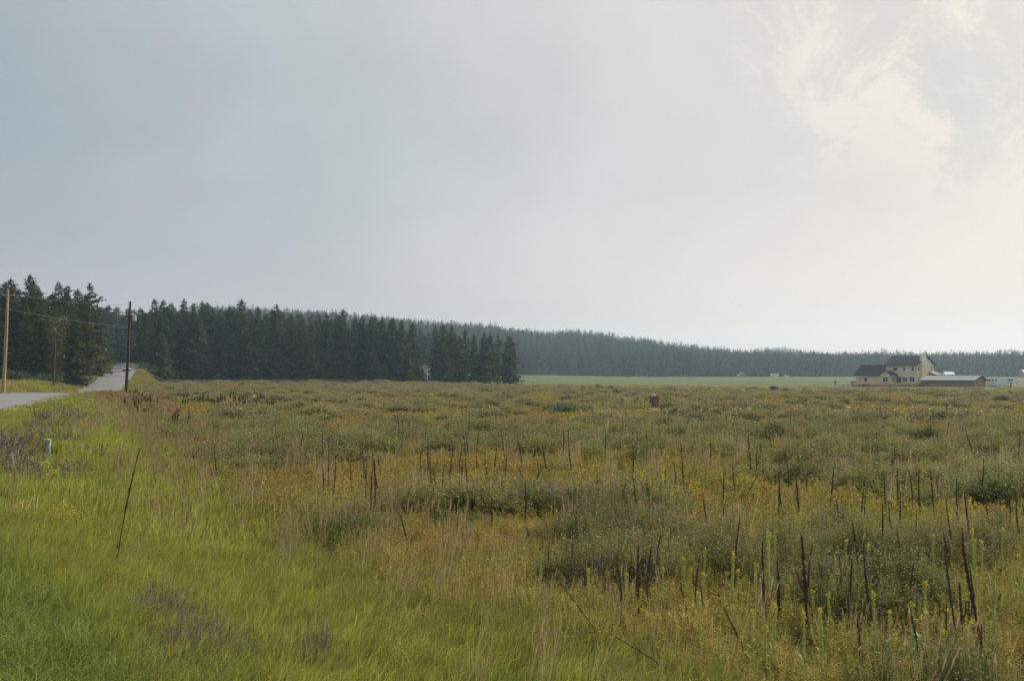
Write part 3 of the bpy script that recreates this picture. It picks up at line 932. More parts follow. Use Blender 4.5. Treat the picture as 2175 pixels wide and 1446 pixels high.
def plants():
    # --- prototypes, three sizes of detail
    lush = [grass_proto(600 + i, 58, .16, .14, .42, .0035, .0085, .24, curl=.5).mesh('blades', [M['blade']]) for i in range(4)]
    curl = [grass_proto(620 + i, 42, .17, .18, .40, .007, .014, .10, curl=1.1).mesh('blades', [M['blade']]) for i in range(3)]
    lush_m = [grass_proto(640 + i, 58, .32, .16, .48, .009, .018, .2).mesh('blades', [M['blade']]) for i in range(3)]
    lush_f = [grass_proto(660 + i, 60, .9, .25, .55, .03, .06, .1).mesh('blades', [M['blade']]) for i in range(3)]
    straw = [stalk_proto(700 + i, 14, .16, .45, .85, .0045, .12).mesh('stalks', [M['straw'], M['straw_head']]) for i in range(3)]
    straw_m = [stalk_proto(720 + i, 22, .4, .45, .85, .011, .2).mesh('stalks', [M['straw'], M['straw_head']]) for i in range(3)]
    W = [M['weed'], M['gold_fleck'], M['yellow_fleck']]
    weed = [bushy_proto(740 + i, 22, .2, .22, .45, .004, 4, .6, .009, m_heads=(1, 1, 1, 1, 1, 2), leaves=5, lw=.014).mesh('weed', W) for i in range(4)]
    weed_m = [bushy_proto(760 + i, 26, .45, .2, .45, .012, 4, .5, .019, m_heads=(1, 1, 1, 1, 1, 1, 2), leaves=5, lw=.035).mesh('weed', W) for i in range(3)]
    weed_f = [bushy_proto(780 + i, 40, 1.3, .15, .38, .04, 4, .4, .05, m_heads=(1, 1, 1, 1, 1, 1, 1, 2), leaves=6, lw=.11, dome=False).mesh('weed', W) for i in range(3)]
    K = [M['knap'], M['knap_head'], M['knap_white'], M['purple']]
    knap = [bushy_proto(800 + i, 44, .42, .45, .82, .005, 6, .5, .0095, m_heads=(1, 1, 1, 1, 2), leaves=9, lw=.017).mesh('knapweed', K) for i in range(4)]
    knap_p = [bushy_proto(820 + i, 44, .42, .45, .78, .005, 6, .42, .012, m_heads=(1, 3, 3), leaves=9, lw=.017).mesh('knapweed', K) for i in range(2)]
    knap_m = [bushy_proto(840 + i, 60, .62, .42, .82, .012, 5, .42, .019, m_heads=(1, 1, 1, 1, 1, 2), leaves=9, lw=.036).mesh('knapweed', K) for i in range(3)]
    knap_mp = [bushy_proto(845 + i, 60, .62, .42, .8, .012, 5, .36, .021, m_heads=(1, 3, 3), leaves=9, lw=.036).mesh('knapweed', K) for i in range(2)]
    knap_f = [bushy_proto(860 + i, 60, .72, .45, .9, .032, 4, .34, .046, m_heads=(1, 1, 1, 1, 1, 2), leaves=9, lw=.11).mesh('knapweed', K) for i in range(3)]
    brush = [bushy_proto(880 + i, 34, .3, .3, .6, .006, 7, 0, .01, leaves=0).mesh('brush', [M['grey_stem']]) for i in range(3)]
    brush_m = [bushy_proto(890 + i, 40, .5, .3, .6, .014, 6, .3, .022, m_heads=(0,), leaves=0).mesh('brush', [M['grey_stem']]) for i in range(2)]
    def dock_proto(seed):
        r = random.Random(seed); b = MB()
        for k in range(6):
            p = Vector((r.uniform(-.5, .5), r.uniform(-.3, .3), -.05)); h = r.uniform(.75, 1.35); t = p + Vector((r.uniform(-.08, .08), 0, h))
            for sd in (Vector((1, 0, 0)), Vector((0, 1, 0))):
                b.ribbon([p, p.lerp(t, .45), p.lerp(t, .5), p.lerp(t, .7), p.lerp(t, .9), t], [.03, .03, .06, .095, .06, 0], sd, 0)
            for q in range(7):
                c = p.lerp(t, r.uniform(.4, .95)); fleck(b, c + Vector((r.uniform(-.05, .05), r.uniform(-.05, .05), 0)), .04, r, 0)
        return b.mesh('dock', [M['dock']])
    dock = [dock_proto(900 + i) for i in range(3)]
    yel = [bushy_proto(920 + i, 18, .25, .3, .5, .006, 3, 1, .018, m_heads=(1,), leaves=2).mesh('flowers', [M['weed'], M['yellow_fleck']]) for i in range(2)]

    def put(name, protos, x, y, g, tint, s0=.8, s1=1.25, tilt=.08, sink=0.0, mul=1.0):
        n = len(x)
        z = terrain(x, y) - sink
        rot = np.stack([g.normal(0, tilt, n), g.normal(0, tilt, n), g.uniform(0, 6.28, n)], -1)
        if 'grass' in name: rot[:, 2] = g.normal(0, .7, n)
        s = g.uniform(s0, s1, n)
        hv = s * g.uniform(.85, 1.15, n) * mul
        tint = np.broadcast_to(tint, (n, 3)) * g.uniform(.78, 1.22, (n, 1))
        if name == 'grass':
            th = g.random(n) < .035
            tint = np.where(th[:, None], np.array([.33, .26, .11]) * g.uniform(.7, 1.1, (n, 1)), tint)
        return gn_scatter(name, protos, np.stack([x, y, z], -1), rot, np.stack([s, s, hv], -1), g.integers(0, len(protos), n), tint)

    PX_, PY_, _ = ray_hit(105, 962)

    def near_ped(x, y): return (np.abs(x / y * PY_ - PX_) < .42) & (y > PY_ - 7.0) & (y < PY_ + .3)

    def verge_split(x, y):
        d = road_d(x, y); e = d - 3.25
        w = verge_w(y) + (fbm(x / 2, y / 2, 8, 3) - .5) * 2.4
        return e, w

    YG, DG, TAN = np.array([.295, .298, .060]), np.array([.19, .25, .055]), np.array([.26, .195, .085])

    def verge_tint(x, y):
        e, w = verge_split(x, y)
        n = fbm(x / 1.2, y / 1.2, 71, 3)
        dgm = np.clip(ss(6.6, 3.0, y + 1.11 * x + (n - .5) * 4) + .5 * ss(.6, .8, n), 0, 1)
        c = YG * (1 - dgm)[:, None] + DG * dgm[:, None]
        # mixes towards olive and straw near the edge of the field
        ed = np.clip(ss(-2.0, .6, e - w) * .6 + .4 * ss(.55, .75, fbm(x / 2.2, y / 2.2, 75, 3)) * ss(15, 40, y), 0, 1)
        c = c * (1 - ed)[:, None] + np.array([.17, .155, .045]) * ed[:, None]
        tn = ss(60, 85, y) * .7 * ss(.3, .6, fbm(x / 4, y / 6, 77, 2))
        return c * (1 - tn)[:, None] + TAN * tn[:, None]

    # --- green grass of the road bank
    x, y, g = sample(3.6, 15, 58, seed=1)
    e, w = verge_split(x, y); k = (e > .2) & (e - w < g.normal(.2, .5, len(x)))
    x, y = x[k], y[k]
    cm = g.random(len(x)) < ss(5.4, 3.8, y + 1.11 * x) * .9
    put('grass', lush, x[~cm], y[~cm], g, verge_tint(x[~cm], y[~cm]))
    put('grass', curl, x[cm], y[cm], g, DG * 1.05)
    x, y, g = sample(14, 46, 16, seed=2)
    e, w = verge_split(x, y); k = (e > .2) & (e - w < g.normal(.2, .6, len(x))) & ~near_ped(x, y)
    put('grass', lush_m, x[k], y[k], g, verge_tint(x[k], y[k]), mul=np.clip(e[k] / 5, .14, 1) ** 1.2)
    x, y, g = sample(45, 290, 1.6, seed=3, pad=4)
    e, w = verge_split(x, y); k = (e > .9) & (e < w + 1.5) & (x > -150)
    k |= (e < -7.6) & (e > -26) & (y < 340) & (x > -190)
    put('grass', lush_f, x[k], y[k], g, verge_tint(x[k], y[k]), .8, 1.2, mul=np.where((y[k] < 100) & (e[k] > 0), np.clip(e[k] / 6, .12, 1) ** 1.3, 1))
    # tall tan grass on the crest of the bank
    x, y, g = sample(70, 150, 3.2, seed=4)
    e, w = verge_split(x, y); k = (e > np.interp(y, [70, 95, 108], [4.5, 3.0, .9])) & (e < 8.5) & (g.random(len(x)) < .9) & (x < -20)
    put('dry_grass', lush_f, x[k], y[k], g, np.array([.25, .165, .085]), 1.0, 1.5)
    # dry stalks through the bank and the field edge
    x, y, g = sample(4, 16, 1.9, seed=5)
    e, w = verge_split(x, y); t = np.exp(-((e - w - .6) / 2.2) ** 2) + np.where(e > w, .4, .13)
    k = (e > .5) & (g.random(len(x)) < t)
    put('dry_grass', straw, x[k], y[k], g, np.ones(3), .7, 1.1)
    x, y, g = sample(15, 60, .75, seed=6)
    e, w = verge_split(x, y); t = np.exp(-((e - w - .6) / 3) ** 2) * .8 + np.where(e > w, .26, .1)
    k = (e > 3.5) & (g.random(len(x)) < t) & ~near_ped(x, y)
    put('dry_grass', straw_m, x[k], y[k], g, np.ones(3), .7, 1.1)
    # grey dead brush in the bank
    pts = []
    for u, v, su, sv, n in ((430, 1400, 45, 40, 26), (340, 1330, 25, 16, 9), (690, 1430, 25, 14, 6), (50, 985, 70, 20, 26), (40, 945, 45, 10, 10), (155, 900, 55, 9, 22), (95, 1030, 65, 12, 18), (1350, 1260, 60, 20, 6)):
        for q in range(n):
            h = ray_hit(u + random.gauss(0, su), v + random.gauss(0, sv)); pts.append(h)
    pts = np.array(pts); pts = pts[~near_ped(pts[:, 0], pts[:, 1])]; nr = pts[:, 1] < 13; g = np.random.default_rng(9)
    put('dead_brush', brush, pts[nr, 0], pts[nr, 1], g, np.ones(3), .7, 1.15)
    put('dead_brush', brush_m, pts[~nr, 0], pts[~nr, 1], g, np.ones(3), .8, 1.3)
    # yellow flowers
    pts = np.array([ray_hit(u + random.gauss(0, su), v + random.gauss(0, sv)) for u, v, su, sv, n in
                    ((140, 1135, 22, 5, 12), (1330, 1060, 90, 14, 14), (880, 1000, 14, 5, 3), (90, 1030, 30, 6, 6), (1560, 1030, 80, 12, 10), (2160, 935, 12, 3, 5), (1950, 1120, 60, 14, 10)) for q in range(n)])
    put('wild_flowers', yel, pts[:, 0], pts[:, 1], g, np.array([.16, .19, .05]), .8, 1.2)
    # dark dock stalks beyond the bank
    pts = np.array([ray_hit(random.uniform(270, 580), random.gauss(866, 14)) for q in range(42)])
    put('dock_stalks', dock, pts[:, 0], pts[:, 1], g, np.ones(3), .8, 1.2)

    # --- the weedy field
    def field_tint(x, y, k):
        n = fbm(x / 1.7, y / 2.6, 81, 3); n2 = fbm(x / 7, y / 11, 83, 3)
        a = np.clip(ss(.35, .65, n) * .6 + ss(.4, .6, n2) * .5, 0, 1)[:, None]
        c = GOLD * a + OLIVE * (1 - a)
        o = ss(.55, .75, fbm(x / 3.1, y / 4.6, 89, 3))[:, None]
        c = c * (1 - .5 * o) + np.array([.42, .28, .11]) * .5 * o
        q = ss(.58, .75, fbm(x / 4.3, y / 5.5, 93, 3))[:, None]
        return c * (1 - .7 * q) + np.array([.38, .40, .095]) * .7 * q

    BX, BY, _ = ray_hit(1390, 866)

    def clear(x, y):
        """trampled ground in front of the box"""
        t = x / y * BY
        return ~((np.abs(t - BX) < 1.1) & (y > BY - 14) & (y < BY + 1.5))

    for name, protos, kp, kpp, y0, y1, dw, dk, s0, rr, per in (('weeds', weed, knap, knap_p, 5, 19, 21, .75, 31, (.4, 1.0), 7), ('weeds', weed_m, knap_m, knap_mp, 19, 58, 5.5, .26, 41, (.6, 1.6), 3.6),
                                                               ('weeds', weed_f, knap_f, None, 58, 292, .62, .060, 51, (.9, 2.6), 1.9)):
        x, y, g = sample(y0, y1, dw, seed=s0, pad=3)
        e, w = verge_split(x, y); hb = hay_y(x) + (fbm(x / 8, y / 8, 41, 3) - .5) * 40
        k = (e - w > g.normal(-.3, .5, len(x))) & ((y < hb) | ((y < hb + 90) & (g.random(len(x)) < .05))) & clear(x, y)
        x, y = x[k], y[k]
        put(name, protos, x, y, g, field_tint(x, y, None), .7, 1.2, mul=.7 + .7 * fbm(x / 2.2, y / 3.0, 97, 3))
        # knapweed grows in rounded clumps with gaps between them
        cx, cy_, g = sample(y0, y1, dk, seed=s0 + 1, pad=3)
        kk, u, v = knap_field(cx, cy_)
        a = g.random(len(cx)) < ss(-.2, .14, kk) + .03
        cx, cy_, kk = cx[a], cy_[a], kk[a]
        X, Y, S, T, Pp = [], [], [], [], []
        for k in range(len(cx)):
            r_ = g.uniform(rr[0], rr[1]) * (.7 + 1.0 * min(max(kk[k], 0), .5)) * (1.35 if g.random() < .18 else 1)
            n = max(1, int(per * 3.14 * r_ * r_ + g.random()))
            q = np.sqrt(g.random(n)); an = g.uniform(0, 6.28, n)
            X.append(cx[k] + np.cos(an) * q * r_ * 1.25); Y.append(cy_[k] + np.sin(an) * q * r_)
            S.append((1 - .62 * q * q) * g.uniform(.75, 1.45)); m_ = g.random()
            T.append(np.repeat((np.array([.32, .31, .10]) * m_ + np.array([.165, .225, .06]) * (1 - m_))[None] * g.uniform(.75, 1.15) * np.interp(y0, [5, 19, 58], [.66, .85, 1]), n, 0))
        x, y, sz, tint = np.concatenate(X), np.concatenate(Y), np.concatenate(S), np.concatenate(T)
        e, w = verge_split(x, y); hb = hay_y(x) + (fbm(x / 8, y / 8, 41, 3) - .5) * 40
        k = (e - w > .5) & ((y < hb - 3) | ((y < hb + 30) & (g.random(len(x)) < .12))) & clear(x, y) & (y > 4.5)
        x, y, sz, tint = x[k], y[k], sz[k], tint[k]
        kk, u, v = knap_field(x, y)
        pm = np.clip(region(u, v, 1090, 1400, 1075, 1170, 40) * .8 + .12 * ss(.64, .75, fbm(x / 5, y / 8, 87, 2)), 0, 1)
        isp = (g.random(len(x)) < pm) if kpp else np.zeros(len(x), bool)
        for sel, pr in ((~isp, kp), (isp, kpp)):
            if pr is None or not sel.any(): continue
            put('knapweed', pr, x[sel], y[sel], g, tint[sel], .9, 1.1, mul=sz[sel] * 1.12)


plants()


# ------------------------------------------------------------------ mulleins
def on_ray(u, v, Y):
    """point at distance Y seen at photo pixel u, v"""
    return Vector(((u - UC) / FPX * Y, Y, CAMZ - (v - VH) / FPX * Y))


def dead_mullein_meshes(seed, L_, thick, branched=False, fuzzy=1.0):
    """unit-length dead stalk along +Z: bare stem below, rough seed spike above"""
    r = random.Random(seed)
    st, sp = MB(), MB()
    pts, rad = [], []
    bend = (r.uniform(-.05, .05), r.uniform(-.05, .05))
    def c(t): return Vector((bend[0] * math.sin(t * 3.1), bend[1] * math.sin(t * 2.6), t))
    n = 9
    for k in range(n + 1):
        t = k / n; pts.append(c(t)); rad.append(thick * (1.15 - .75 * t))
    st.tube(pts, rad, 6)
    if branched:
        for q in range(r.randint(1, 2)):
            t0 = r.uniform(.4, .65); az = r.uniform(0, 6.28); p = c(t0)
            e = p + Vector((math.cos(az) * .05, math.sin(az) * .05, .10)); f = e + Vector((math.cos(az) * .03, math.sin(az) * .03, r.uniform(.12, .3)))
            st.tube([p, e, f], [thick * .7, thick * .8, thick * .5], 5)
    # withered leaves hanging low on the stem
    for q in range(7):
        t = r.uniform(.04, .3); az = r.uniform(0, 6.28); p = c(t); d = Vector((math.cos(az), math.sin(az), 0))
        st.ribbon([p, p + d * thick * 4 + Vector((0, 0, .012)), p + d * thick * 6 - Vector((0, 0, .05))], [thick * .8, thick * 2.0, 0], Vector((-d.y, d.x, 0)))
    # spike: bumpy core plus seed capsules
    s0 = r.uniform(.36, .52); m = 22; rows = []
    for k in range(m + 1):
        t = s0 + (1.0 - s0) * k / m
        rr = thick * (1.5 + .5 * math.sin(k * 2.3 + seed)) * (1 - .55 * (k / m)) * (.5 if k == 0 else 1) * fuzzy
        if r.random() < .15 and k > 2: rr *= .62
        rows.append([c(t) + Vector((math.cos(a) * rr * r.uniform(.75, 1.25), math.sin(a) * rr * r.uniform(.75, 1.25), 0)) for a in [q * 6.283 / 7 for q in range(7)]])
    sp.grid(rows, 0, closed=True)
    top = c(1.0)
    for q in range(7): sp.face((rows[-1][q], rows[-1][(q + 1) % 7], top + Vector((0, 0, .012))))
    for k in range(46):
        t = r.uniform(s0, .985); az = r.uniform(0, 6.28); d = Vector((math.cos(az), math.sin(az), .35))
        p = c(t); w = thick * r.uniform(1.6, 2.5) * (1 - .4 * (t - s0) / (1 - s0)) * fuzzy
        s = thick * .55
        sd = Vector((-math.sin(az), math.cos(az), 0)) * s
        sp.face((p + d * w * .5 - sd, p + d * w * .5 + sd, p + d * w)); sp.face((p + d * w * .5 + Vector((0, 0, s)), p + d * w * .5 - Vector((0, 0, s)), p + d * w))
    return st.mesh('stem', [M['mull_dead']]), sp.mesh('seed_spike', [M['mull_dead']])


DEAD = [dead_mullein_meshes(40 + i, 1, .0085 + .0012 * (i % 3), branched=i == 5) for i in range(7)]
DEAD_THICK = [dead_mullein_meshes(60 + i, 1, .015, branched=True) for i in range(2)]
G_DM = 'dead mullein stalks standing in the weedy field'
n_dead = 0


def dead_stalk(base, top, label, thick=False, wide=1.0):
    global n_dead
    st, sp = (DEAD_THICK if thick else DEAD)[n_dead % (2 if thick else 7)]
    n_dead += 1
    v = Vector(top) - Vector(base); L_ = v.length
    e = empty('dead_mullein', base)
    e.rotation_euler = v.to_track_quat('Z', 'Y').to_euler()
    w = wide * max(.75, min(1.5, 1.25 / max(L_, .4)))          # girth does not shrink as fast as height
    e.scale = (L_ * w, L_ * w, L_)
    share('stem', st, e); share('seed_spike', sp, e)
    return tag(e, label, 'dried plant', G_DM)


DM1 = '''303,952,258,1213|699,934,697,1032|712,967,709,1032|762,934,765,987|780,982,780,1022|797,976,800,1073|803,954,812,994|894,960,894,1048|909,927,907,1035|915,969,919,1058
946,984,945,1065|986,931,995,1048|981,960,980,1002|978,1015,977,1060|957,977,957,1030|1044,1058,1043,1113|972,1096,968,1146|848,1088,865,1146|776,1027,781,1070|791,1035,788,1083
885,1027,889,1073|1138,972,1142,1007|1196,906,1195,960|1209,911,1219,1017|1230,979,1231,1008|1267,995,1270,1035|1273,1010,1282,1040|1285,911,1282,970|1340,1007,1349,1098|1353,919,1349,962
1343,944,1342,1007|1401,936,1410,972|1445,939,1449,1027|1412,997,1407,1048|1430,982,1429,1030|1411,1053,1411,1106|1493,1053,1503,1101|1536,997,1536,1060|1531,1060,1530,1093|1553,984,1560,1040
1607,946,1607,1002|1220,1088,1224,1146|1115,1116,1128,1146|1164,1160,1168,1221|1221,1120,1226,1193|1307,1176,1307,1310|1354,1155,1355,1272|1381,1158,1378,1246|1401,1133,1398,1221|1488,1176,1477,1262
1445,1231,1464,1292|1646,1186,1644,1297|1367,1213,1365,1262|1652,1002,1649,1101|1688,1012,1693,1096|1695,967,1701,1022|1714,992,1711,1048|1767,989,1758,1063|1898,946,1898,985|1915,936,1918,967
1834,1045,1830,1146|1773,1060,1792,1134|1884,1063,1898,1149|1942,1083,1942,1146|1874,1012,1874,1086|1950,997,1954,1088|1926,995,1927,1086|1971,992,1979,1088|1994,1108,1994,1149|2028,1015,2038,1149
1774,1171,1777,1272|1801,1183,1789,1297|1834,1176,1850,1297|1897,1120,1911,1234|1955,1190,1955,1240|2030,1234,2042,1320|1812,1307,1807,1373|1916,1272,1939,1373|2004,1277,2007,1332|2073,1322,2071,1398
1994,1120,1999,1196|2037,1120,2050,1234|655,905,655,936|578,905,578,936|608,940,607,970|855,930,857,960|1105,940,1105,985|1160,930,1162,962|1508,940,1510,970|1590,960,1590,1000|1640,930,1640,965'''
DM_LEAN = '''1100,984,1133,1035|1156,987,1133,1037|1080,984,1100,1005|1583,1050,1591,1096|1588,1065,1602,1098|1350,1012,1381,1075|1259,1106,1282,1136|2049,905,2080,1005|1484,1241,1505,1312|1532,1284,1580,1370|1920,1267,1954,1312|2080,1216,2108,1251|1616,1096,1639,1111|1623,1108,1650,1141|1302,1111,1353,1146|871,1043,886,1050|1740,1300,1760,1345|1850,1155,1862,1180|2118,1250,2085,1297|350,950,362,985'''
DM_FALL = '''1186,987,1105,1007|1607,1000,1578,1040|1168,1208,1282,1337|1296,1340,1474,1408|1563,1377,1598,1378|1726,1279,1807,1327|860,1197,885,1203|1400,1133,1330,1120'''


def pairs(s): return [tuple(float(q) for q in p.split(',')) for p in s.replace('\n', '|').split('|')]


def place_px(ut, vt, ub, vb, sink=.18, depth=0.0):
    """base and top of a stalk whose visible foot stands in weeds 'sink' metres deep"""
    X, Y, Z = ray_hit(ub, vb, lift=sink)
    base = Vector((X - (ut - ub) / FPX * Y * .2, Y, Z - .04))
    top = on_ray(ut, vt, Y + depth)
    return base, top


def spot(u):
    return ', towards the grass bank' if u < 850 else ', near the crossed fallen stalks' if u < 1180 else ', below the rusty box' if u < 1480 else ', below the dirt mounds' if u < 1900 else ', near the right edge'


def dead_mulleins():
    for i, (ut, vt, ub, vb) in enumerate(pairs(DM1)):
        base, top = place_px(ut, vt, ub, vb, .1 if i == 0 else .3, random.uniform(-.15, .15))
        lab = 'upright dead brown mullein stalk poking out of the weeds'
        if i == 0: lab = 'tall lone dark mullein stalk standing in the green grass of the bank'
        elif vb > 1200: lab = 'dark dead mullein among the green mulleins'
        elif vb > 1040: lab = 'upright dead mullein stalk in the nearer weeds'
        else: lab = 'thin dead mullein stalk in the golden strip'
        if i: lab += spot(ub)
        dead_stalk(base, top, lab, wide=.8 if i == 0 else 1.0)
    for ut, vt, ub, vb in ((1698, 1135, 1708, 1348), (2047, 1272, 2055, 1348)):
        base, top = place_px(ut, vt, ub, vb, .1)
        dead_stalk(base, top, 'thickest blackened mullein, hung with withered leaves' if ub < 1800 else 'thick forked dead mullein near the right edge of the field', thick=True)
    for ut, vt, ub, vb in pairs(DM_LEAN):
        base, top = place_px(ut, vt, ub, vb, .15, random.uniform(-.3, .3))
        dead_stalk(base, top, 'leaning dead mullein stalk tilted over the weeds')
    for ut, vt, ub, vb in pairs(DM_FALL):
        base, top = place_px(ut, vt, ub, vb, .28, 0)
        top.z = max(top.z, tz(top.x, top.y) + .12)
        dead_stalk(base, top, 'fallen dead mullein stalk lying across the weeds', wide=.5)
    # more of them, thinning out with distance
    rg = random.Random(23)
    n = 0
    while n < 160:
        u, v = rg.uniform(330 if n > 80 else 560, 2300), rg.choice([rg.uniform(880, 1010), rg.uniform(880, 1180), rg.uniform(1150, 1400)]) if n < 80 else rg.uniform(868, 1040)
        if v > 1150 and u < 1500: continue
        X, Y, Z = ray_hit(u, v)
        e = road_d(X, Y) - 3.25
        if e < verge_w(Y) + .5: continue
        h = rg.uniform(.75, 1.35)
        dead_stalk(Vector((X, Y, Z - .04)), Vector((X + rg.gauss(0, .1) * h, Y + rg.gauss(0, .1) * h, Z + h)),
                   ('upright dead mullein stalk in the nearer weeds' if v > 1040 else 'thin dead mullein stalk in the golden strip') + spot(u))
        n += 1


dead_mulleins()


def leaf_mesh(seed, L_, w):
    """one woolly leaf pointing along +X, folded along its midrib"""
    r = random.Random(seed); b = MB(); rows = []
    for k in range(6):
        t = k / 5; ww = w * math.sin(math.pi * min(.97, .12 + t * .86)) ** .8 * (1 if k < 5 else .05)
        z = L_ * (.30 * t - .42 * t * t)
        rows.append([(L_ * t, -ww, z + ww * .35), (L_ * t, 0, z), (L_ * t, ww, z + ww * .35)])
    b.grid(rows); return b.mesh('leaf', [M['mull_leaf']], smooth=True)


LEAF = [leaf_mesh(1, .22, .042), leaf_mesh(2, .18, .036), leaf_mesh(3, .13, .028)]


def green_spike_mesh(seed, h):
    r = random.Random(seed); st, sp = MB(), MB()
    s0 = h * .45
    st.tube([(0, 0, -.05), (.004, 0, h * .3), (0, .003, s0 + .05)], [.011, .010, .009], 6)
    rows = []
    for k in range(19):
        t = k / 18; z = s0 + (h - s0) * t; rr = (.016 + .004 * math.sin(k * 2.1 + seed)) * (1.0 - .45 * t * t) * (.6 if k == 0 else 1)
        rows.append([(math.cos(a) * rr * r.uniform(.8, 1.2), math.sin(a) * rr * r.uniform(.8, 1.2), z) for a in [q * 6.283 / 7 for q in range(7)]])
    sp.grid(rows, 0, closed=True)
    for q in range(7): sp.face((rows[-1][q], rows[-1][(q + 1) % 7], (0, 0, h + .012)))
    for k in range(50):
        t = r.random(); z = s0 + (h - s0) * t; az = r.uniform(0, 6.28); d = Vector((math.cos(az), math.sin(az), .4)); p = Vector((0, 0, z))
        sd = Vector((-math.sin(az), math.cos(az), 0)) * .007
        sp.face((p + d * .012 - sd, p + d * .012 + sd, p + d * .027))
    fl = MB()
    for k in range(13):
        z = s0 + (h - s0) * r.choice([r.uniform(.8, 1.02), r.uniform(.9, 1.03), r.uniform(.3, 1)]); az = r.uniform(0, 6.28)
        c = Vector((math.cos(az) * .02, math.sin(az) * .02, z)); d = Vector((math.cos(az), math.sin(az), .3)).normalized()
        a = Vector((-math.sin(az), math.cos(az), 0)); bb = d.cross(a)
        ring = [c + d * .006 + (a * math.cos(q * 6.283 / 5) + bb * math.sin(q * 6.283 / 5)) * .014 for q in range(5)]
        for q in range(5): fl.face((c, ring[q], ring[(q + 1) % 5]))
    return st.mesh('stem', [M['mull_spike']]), sp.mesh('flower_spike', [M['mull_spike']]), fl.mesh('flower', [M['yellow_fleck']])


GREEN = [(hh, green_spike_mesh(70 + i, hh)) for i, hh in enumerate((.9, 1.1, 1.3, 1.0))]
GM = '''1140,1158,1143,1216|1149,1175,1146,1241|1248,1203,1248,1275|1275,1260,1274,1312|1304,1235,1302,1290|1329,1213,1328,1285|1341,1236,1340,1290|1358,1246,1357,1285|1405,1200,1405,1280|1426,1233,1426,1275
1449,1181,1452,1262|1463,1203,1462,1275|1491,1213,1488,1280|1540,1211,1537,1276|1555,1174,1549,1285|1564,1206,1565,1290|1602,1193,1599,1285|1630,1127,1627,1262|1436,1324,1436,1403|754,1168,752,1214
842,1212,839,1216|1056,1145,1060,1230|1628,1130,1626,1270|1722,1249,1720,1315|1765,1226,1763,1300|1977,1133,1974,1222|1929,1216,1927,1282|1955,1229,1955,1300|2064,1143,2063,1252|2078,1148,2077,1252
1798,1383,1796,1446|1979,1393,1979,1446|1902,1270,1901,1312|1993,1262,1991,1305|2149,1246,2150,1297|1898,1350,1896,1446|827,936,827,982|670,960,669,1010|718,1072,715,1105|892,1104,892,1150|598,1074,596,1120|852,991,852,1040|1257,932,1257,950|1354,957,1354,990'''


def green_mulleins():
    rg = random.Random(5)
    more = []
    for k in range(34):
        ub, vb = rg.uniform(1480, 2240), rg.uniform(1190, 1440)
        hp = rg.uniform(.45, .85) / ray_hit(ub, vb)[1] * FPX
        more.append((ub + rg.uniform(-6, 6), vb - hp, ub, vb))
    for i, (ut, vt, ub, vb) in enumerate(pairs(GM) + more):
        base, top = place_px(ut, vt, ub, vb, .12, 0)
        h = (top - base).length
        hh, (st, sp, fl) = min(GREEN, key=lambda q: abs(q[0] - h) + rg.uniform(0, .25))
        e = empty('mullein_plant', base, rg.uniform(0, 6.28))
        d = top - base
        e.rotation_euler = (d.to_track_quat('Z', 'Y').to_matrix() @ Matrix.Rotation(rg.uniform(0, 6.28), 3, 'Z')).to_euler()
        s = h / hh
        e.scale = (max(.9, s), max(.9, s), s)
        share('stem', st, e); share('flower_spike', sp, e); share('flower', fl, e)
        for k in range(9 if vb > 1180 else 5):
            t = k / 9
            share('leaf', LEAF[0 if k < 3 else (1 if k < 6 else 2)], e, (0, 0, hh * (.05 + .42 * t)), (0, -.5 - .75 * t + rg.uniform(-.2, .2), k * 2.4 + rg.uniform(-.3, .3)))
        if vb > 1380: lab = 'pale green flowering mullein at the bottom' + spot(ub)
        elif ub > 1700: lab = 'pale green flowering mullein among dark stalks' + spot(ub)
        elif vb > 1200: lab = 'pale green flowering mullein in the row at the edge of the golden weeds'
        else: lab = 'small pale green mullein spike farther out in the weedy field'
        tag(e, lab, 'plant', 'green mulleins with yellow flowers')
    # lone thistle
    X, Y, Z = ray_hit(1531, 1330, .1)
    t = empty('thistle', (X, Y, Z)); top = on_ray(1532, 1238, Y); h = top.z - Z
    b = MB(); b.tube([(0, 0, -.05), (.01, 0, h * .5), (0, 0, h)], [.007, .006, .005], 6); b.build('stem', M['mull_spike'], t)
    b = MB(); r = random.Random(4)
    for k in range(46):
        v = Vector((r.gauss(0, 1), r.gauss(0, 1), abs(r.gauss(0, 1)) + .3)).normalized(); sd = v.cross(Vector((.3, .5, .9))).normalized()
        b.ribbon([Vector((0, 0, h)), Vector((0, 0, h)) + v * .02, Vector((0, 0, h)) + v * .042], [.004, .008, 0], sd)
    b.build('flower', M['magenta'], t)
    for k in range(5): share('leaf', LEAF[2], t, (0, 0, h * (.2 + .12 * k)), (0, -.6, k * 2.3), (.7, .5, .7))
    tag(t, 'single thistle with a magenta flower head', 'plant')


green_mulleins()


